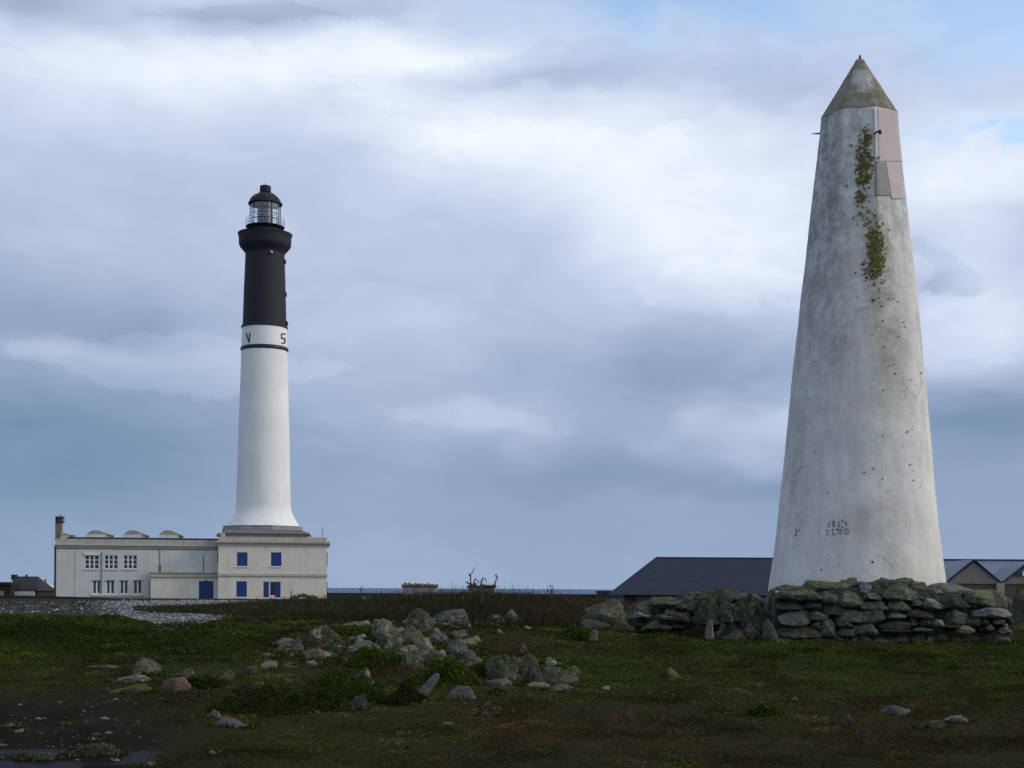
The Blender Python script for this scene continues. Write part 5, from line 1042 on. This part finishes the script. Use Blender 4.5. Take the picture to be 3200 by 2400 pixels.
# ================================================================ DARK ROOFED BARN AND GABLED SHEDS
t=thing('barn',W(2250,1862,116),'wide low barn with a dark hipped slate roof left of the obelisk','barn')
e0,e1=W(1902,1858,112),W(2900,1864,112); r0,r1=W(2050,1745.5,119),W(2900,1745.5+ -0,119); ze=e0[2]; zr=W(2230,1744.5,119)[2]
mb=MB(); mb.add([(e0[0],112,ze),(e1[0],112,ze),(r1[0],119,zr),(r0[0],119,zr),(e0[0]*1.07+.6,126,ze),(e1[0],126,ze)],[(0,1,2,3),(4,3,2,5),(0,3,4),(1,5,2),(0,4,5,1)]); rf=build('roof',mb,M['slate'],t)
mb=MB(); mb.tube([(r0[0],119,zr+.02),(r1[0],119,zr+.02)],.07,6); mb.tube([(r0[0],119,zr+.02),(e0[0],112,ze+.02)],.05,6); build('ridge_tiles',mb,M['ridge'],rf)
mb=MB(); mb.box(e0[0]*1.0+2.2,e1[0]-.4,112.5,125.0,.2,ze-.002); build('wall',mb,M['darkwall'],t)
t=thing('shed_row',W(3060,1862,110),'row of sheds with pale blue grey roof and two stone gables behind the wall','shed')
xl=W(2880,1800,118)[0]; xr=W(3700,1800,118)[0]; zr=W(3075,1751.5,118)[2]; ze=W(3075,1835,112)[2]
mb=MB(); mb.add([(xl,112,ze),(xr,112,ze),(xr,118,zr),(xl,118,zr),(xl,124,ze),(xr,124,ze)],[(0,1,2,3),(4,3,2,5),(0,3,4),(1,5,2),(0,4,5,1)]); rf=build('roof',mb,M['paleroof'],t)
mb=MB(); mb.box(xl,xr,117.9,118.1,zr-.02,zr+.11); build('ridge_tiles',mb,M['ridge'],rf)
mb=MB(); mb.box(xl+.2,xr-.2,112.4,123.6,.2,ze-.002); build('wall',mb,M['darkwall'],t)
for c0,ap,c1,ra,mm in ((2955,3043,3131,1752,1),(3131,3203,3290,1767,2)):
    p0=W(c0,1826,110); pa=W(ap,ra,110); p1=W(c1,1822 if mm==1 else 1824,110); zb=.3; zv=(p0[2]+p1[2])/2
    mb=MB(); mb.prism([(p0[0]+.02,zv),(p1[0]-.02,zv),(pa[0],pa[2]-.12)],110,113.9); gb=build('gable',mb,M['gablestone'],t)
    mb=MB(); mb.box(p0[0]+.1,p1[0]-.12 if mm==1 else p1[0],110.08,112.39,zb,zv-.002); build('wall',mb,M['darkwall'],t)
    # two thin roof slopes with dark verge
    for (xa,za),(xb,zb2) in (((p0[0]-.1,zv-.06),(pa[0],pa[2])),((pa[0],pa[2]),(p1[0]+.02,zv-.06))):
        mb=MB(); mb.prism([(xa,za),(xb,zb2),(xb,zb2+.13),(xa,za+.13)],109.85,110.15); build('verge',mb,M['ridge'],t)
        mb=MB(); mb.prism([(xa,za),(xb,zb2-.02),(xb,zb2+.08),(xa,za+.08)],110.16,114.5); build('roof_slope',mb,M['paleroof'],t)
a_=rc(3113,3137,1822,1866,109.9); mb=MB(); mb.box(a_[0],a_[1],109.7,110.07,.3,a_[3]); build('corner_pillar',mb,M['pillar'],t)
c_=rc(3176,3196,1786,1800,109.9); mb=MB(); mb.box(c_[0],c_[1],109.93,109.998,c_[2],c_[3]); build('window',mb,M['glassdark'],t)
mb=MB(); mb.box(c_[1]+.001,c_[1]+.12,109.9,109.998,c_[2],c_[3]); build('window_frame',mb,M['whiteframe'],t)
# ================================================================ SHINGLE PEBBLES
n=26000; r=np.random.default_rng(8); px=r.uniform(-250,1050,n); y=28*(120/28)**r.random(n); x=(px-1600)*y/F; z=ground(x,y); P_,row_,sh,_,_=zones(x,y,z)
kp=sh&(n2(x,y,2.2,3,81)+.35*r.random(n)>-.05); x,y,z=x[kp],y[kp],z[kp]; n=len(x); s=.0010*y*r.uniform(.5,1.8,n)*.9
ang=r.uniform(0,6.28,n); base=np.array([[1,0,0],[.3,1,0],[-.8,.7,0],[-.9,-.6,0],[.2,-1,0]])
V=[]
top=np.stack([x,y,z+s*.7],1); ring=[]
for k in range(5):
    c_,s_=np.cos(ang+k*1.257),np.sin(ang+k*1.257); rr=s*r.uniform(.7,1.3,n); ring.append(np.stack([x+c_*rr*1.3,y+s_*rr,z-s*.15],1))
for k in range(5): V.append(np.stack([ring[k],ring[(k+1)%5],top],1))
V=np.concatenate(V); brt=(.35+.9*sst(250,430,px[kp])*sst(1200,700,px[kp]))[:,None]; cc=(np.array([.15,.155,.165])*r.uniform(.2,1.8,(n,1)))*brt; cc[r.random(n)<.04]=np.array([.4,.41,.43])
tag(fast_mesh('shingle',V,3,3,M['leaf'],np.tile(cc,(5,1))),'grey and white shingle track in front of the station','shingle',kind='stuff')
# pale chips and grit on the bare earth at lower left
n=900; r=np.random.default_rng(12); px=r.uniform(-200,900,n); y=13*(19.5/13)**r.random(n); x=(px-1600)*y/F; z=ground(x,y); mud=zones(x,y,z)[3]
kp=(mud>.45)&(n2(x,y,.9,3,111)+.5*r.random(n)>.12); x,y,z=x[kp],y[kp],z[kp]; n=len(x); s_=r.uniform(.004,.016,n)*(1+2.2*(r.random(n)<.07)); V=[]; ang=r.uniform(0,6.28,n); top=np.stack([x,y,z+s_*.55],1); ring=[]
for k in range(6):
    rr=s_*r.uniform(.7,1.3,n); ring.append(np.stack([x+np.cos(ang+k*1.047)*rr*1.5,y+np.sin(ang+k*1.047)*rr,z-s_*.2],1))
for k in range(6): V.append(np.stack([ring[k],ring[(k+1)%6],top],1))
cc=np.array([.10,.095,.085])*r.uniform(.3,2.2,(n,1))
tag(fast_mesh('gravel',np.concatenate(V),3,3,M['leaf'],np.tile(cc,(6,1))),'pale chips and grit scattered on the dark bare earth','gravel',kind='stuff')
# ================================================================ SKY, SUN, CAMERA
w=bpy.data.worlds.new("World"); S.world=w; w.use_nodes=True; nt_=w.node_tree; nt_.nodes.clear()
class WN(NT):
    def __init__(s): s.t=nt_
q=WN()
SE,SAZ=math.radians(27),math.radians(100)      # elevation; azimuth clockwise from +Y (view direction)
sky=q.n('ShaderNodeTexSky',sky_type='NISHITA',sun_disc=False,sun_elevation=SE,sun_rotation=SAZ)
tc=q.n('ShaderNodeTexCoord').outputs['Generated']; nv=q.n('ShaderNodeVectorMath',operation='NORMALIZE',i={0:tc}).outputs[0]
s3=q.n('ShaderNodeSeparateXYZ',i={0:nv}); az=q.math('ARCTAN2',s3.outputs[0],s3.outputs[1]); el=q.math('ARCSINE',s3.outputs[2])
pv=q.n('ShaderNodeCombineXYZ',i={0:az,1:el,2:0.}).outputs[0]
wn=q.n('ShaderNodeTexNoise',i={'Vector':q.n('ShaderNodeMapping',i={'Vector':nv,'Scale':(1,1,2.6)}).outputs[0],'Scale':5.,'Detail':5.,'Roughness':.55}).outputs['Color']
wo=q.n('ShaderNodeVectorMath',operation='SUBTRACT',i={0:wn,1:(.5,.5,.5)}).outputs[0]
wo=q.n('ShaderNodeVectorMath',operation='MULTIPLY',i={0:wo,1:(.16,.075,0)}).outputs[0]
pw=q.n('ShaderNodeVectorMath',operation='ADD',i={0:pv,1:wo}).outputs[0]
def ae(px_,row_): return math.atan((px_-1600)/F), math.atan((1840-row_)/F)
def gb(px_,row_,sx_,sy_):
    a_,e_=ae(px_,row_); d_=q.n('ShaderNodeVectorMath',operation='SUBTRACT',i={0:pw,1:(a_,e_,0)}).outputs[0]
    d_=q.n('ShaderNodeVectorMath',operation='MULTIPLY',i={0:d_,1:(F/sx_,F/sy_,0)}).outputs[0]
    r_=q.n('ShaderNodeVectorMath',operation='DOT_PRODUCT',i={0:d_,1:d_}).outputs['Value']; return q.math('EXPONENT',q.math('MULTIPLY',r_,-1))
er=q.n('ShaderNodeMapRange',i={0:el,1:0.,2:.45}).outputs[0]
wv=q.ramp(er,[(0.,.335),(.10,.325),(.25,.335),(.42,.38),(.6,.45),(.8,.51),(1.,.50)])
for px_,row_,sx_,sy_,am in [(150,1020,420,150,-.07),(-50,1450,600,330,-.075),(520,1180,420,70,.07),(100,1180,250,50,.05),(350,300,700,130,.14),(900,230,500,120,.15),(60,90,260,80,-.14),(640,95,200,60,-.12),(1050,50,330,50,-.07),
  (1400,170,330,80,.16),(1500,420,300,150,.20),(1650,255,420,42,-.13),(2150,300,500,70,-.04),(1150,900,700,300,.05),(700,600,700,200,.04),(2000,480,450,170,.22),(2350,760,380,220,.26),(2080,800,220,150,.08),(3000,600,330,120,.22),(3120,1000,220,260,.17),(2960,900,120,70,-.10),
  (3100,1330,300,90,-.12),(2200,1120,330,170,-.06),(2370,1290,230,90,.12),(1500,1330,260,60,.07),(1620,1420,130,50,.06),(2200,1490,600,55,-.06),(2900,1700,500,200,-.02),(600,1500,800,80,-.03),(1900,1050,200,300,.04)]:
    wv=q.math('MULTIPLY_ADD',gb(px_,row_,sx_,sy_),am,wv)
dn=q.n('ShaderNodeTexNoise',i={'Vector':q.n('ShaderNodeMapping',i={'Vector':nv,'Scale':(1,1,2.2),'Location':(2,5,1)}).outputs[0],'Scale':6.,'Detail':5.,'Roughness':.5,'Distortion':.3}).outputs['Fac']
damp=q.n('ShaderNodeMapRange',i={0:el,1:0.,2:.16,3:.06,4:.24}).outputs[0]
wv=q.math('MULTIPLY_ADD',q.math('SUBTRACT',dn,.5),damp,wv)
w2=q.n('ShaderNodeTexNoise',i={'Vector':q.n('ShaderNodeMapping',i={'Vector':nv,'Scale':(1,1,1.7),'Location':(3,3,9)}).outputs[0],'Scale':11.,'Detail':7.,'Roughness':.6}).outputs['Color']
w2=q.n('ShaderNodeVectorMath',operation='SUBTRACT',i={0:w2,1:(.5,.5,.5)}).outputs[0]
w2=q.n('ShaderNodeVectorMath',operation='MULTIPLY',i={0:w2,1:(.22,.075,0)}).outputs[0]
pw0=pw; pw=q.n('ShaderNodeVectorMath',operation='ADD',i={0:pw,1:w2}).outputs[0]
def gs(px_,row_,sx_,sy_,lo=.35,hi=.55): return q.n('ShaderNodeMapRange',interpolation_type='SMOOTHSTEP',i={0:gb(px_,row_,sx_,sy_),1:lo,2:hi}).outputs[0]
for px_,row_,sx_,sy_,am,lo,hi in [(1900,300,620,110,-.045,.3,.5),(1750,235,430,55,-.03,.3,.6),(500,1190,560,90,.035,.35,.5),(2340,1310,360,100,.045,.15,.7),(1480,1340,260,70,.045,.15,.7),(2980,880,130,90,-.05,.3,.6),(90,80,300,95,-.02,.2,.6),
   (640,100,260,60,-.05,.2,.5),(900,45,500,50,-.04,.2,.5),(100,292,230,11,-.03,.2,.8),(1160,328,90,6,-.03,.2,.8),(2350,930,210,90,.06,.2,.6),(1100,1000,360,80,.03,.1,.7),(3060,1060,260,120,.05,.3,.5),(2700,200,500,50,-.02,.2,.5),(1350,420,400,70,.03,.2,.5)]:
    wv=q.math('MULTIPLY_ADD',gs(px_,row_,sx_,sy_,lo,hi),am,wv)
d2=q.n('ShaderNodeTexNoise',i={'Vector':q.n('ShaderNodeMapping',i={'Vector':nv,'Scale':(1,1,2.0),'Location':(7,1,3)}).outputs[0],'Scale':15.,'Detail':8.,'Roughness':.6,'Distortion':.5}).outputs['Fac']
wv=q.math('MULTIPLY_ADD',q.math('SUBTRACT',d2,.5),q.n('ShaderNodeMapRange',i={0:wv,1:.36,2:.6,3:.04,4:.2}).outputs[0],wv)
# unseen sky glow toward the sun, added for its light
sd=(math.sin(SAZ)*math.cos(SE),math.cos(SAZ)*math.cos(SE),math.sin(SE)); dp=q.n('ShaderNodeVectorMath',operation='DOT_PRODUCT',i={0:nv,1:sd}).outputs['Value']
gl_=q.math('POWER',q.math('MAXIMUM',dp,0.),3.); wv=q.math('MULTIPLY_ADD',q.n('ShaderNodeMapRange',i={0:dp,1:.45,2:1.}).outputs[0],.7,wv)
skc=q.mix(1.,sky.outputs[0],(1.5,1.5,1.5),'MULTIPLY')
col=q.ramp(wv,[(0.,(0.,0.,0.)),(.22,(.155,.235,.365)),(.33,(.268,.35,.50)),(.48,(.45,.52,.685)),(.62,(.59,.665,.79)),(.80,(.79,.84,.90)),(1.,(1.,1.,1.))])
ext=q.math('MAXIMUM',q.math('SUBTRACT',wv,1.),0.)
col=q.mix(1.,col,q.n('ShaderNodeCombineColor',i={0:ext,1:ext,2:ext}).outputs[0],'ADD')
# warmer, less blue low down right; teal low left
tl=q.math('MULTIPLY',gb(-100,1500,900,400),.2); col=q.mix(tl,col,q.mix(1.,col,(.86,1.03,1.0),'MULTIPLY'))
hole=q.math('ADD',q.math('ADD',gb(2200,80,400,105),gb(3120,70,360,190)),q.math('ADD',q.math('MULTIPLY',gb(3060,512,170,26),.75),q.math('MULTIPLY',gb(1750,0,300,60),.3)))
hole=q.math('MULTIPLY',q.math('MINIMUM',hole,1.),1.)
b1=q.n('ShaderNodeBackground',i={'Color':col,'Strength':1.}); b2=q.n('ShaderNodeBackground',i={'Color':skc,'Strength':.15})
mx=q.n('ShaderNodeMixShader',i={0:hole}); q.t.links.new(b1.outputs[0],mx.inputs[1]); q.t.links.new(b2.outputs[0],mx.inputs[2])
o=q.n('ShaderNodeOutputWorld'); q.t.links.new(mx.outputs[0],o.inputs[0])
sl=bpy.data.lights.new('sun','SUN'); sl.energy=1.15; sl.angle=math.radians(14); sl.color=(1,.93,.82); so=bpy.data.objects.new('sun',sl); C.objects.link(so)
so.rotation_euler=Vector(sd).to_track_quat('Z','Y').to_euler()
cm=bpy.data.cameras.new('camera'); co=bpy.data.objects.new('camera',cm); C.objects.link(co); S.camera=co
cm.sensor_width=36; cm.lens=F/3200*36; cm.shift_y=640/3200; cm.clip_end=60000; cm.clip_start=.1
co.matrix_world=Matrix.Translation((0,0,EYE))@Matrix.Rotation(math.pi/2,4,'X')@Matrix.Rotation(A,4,'Z')
vs_=S.view_settings; vs_.view_transform='Standard'; vs_.look='None'; vs_.exposure=.22; vs_.gamma=1; vs_.use_curve_mapping=False
S.cycles.max_bounces=6; S.cycles.transparent_max_bounces=8
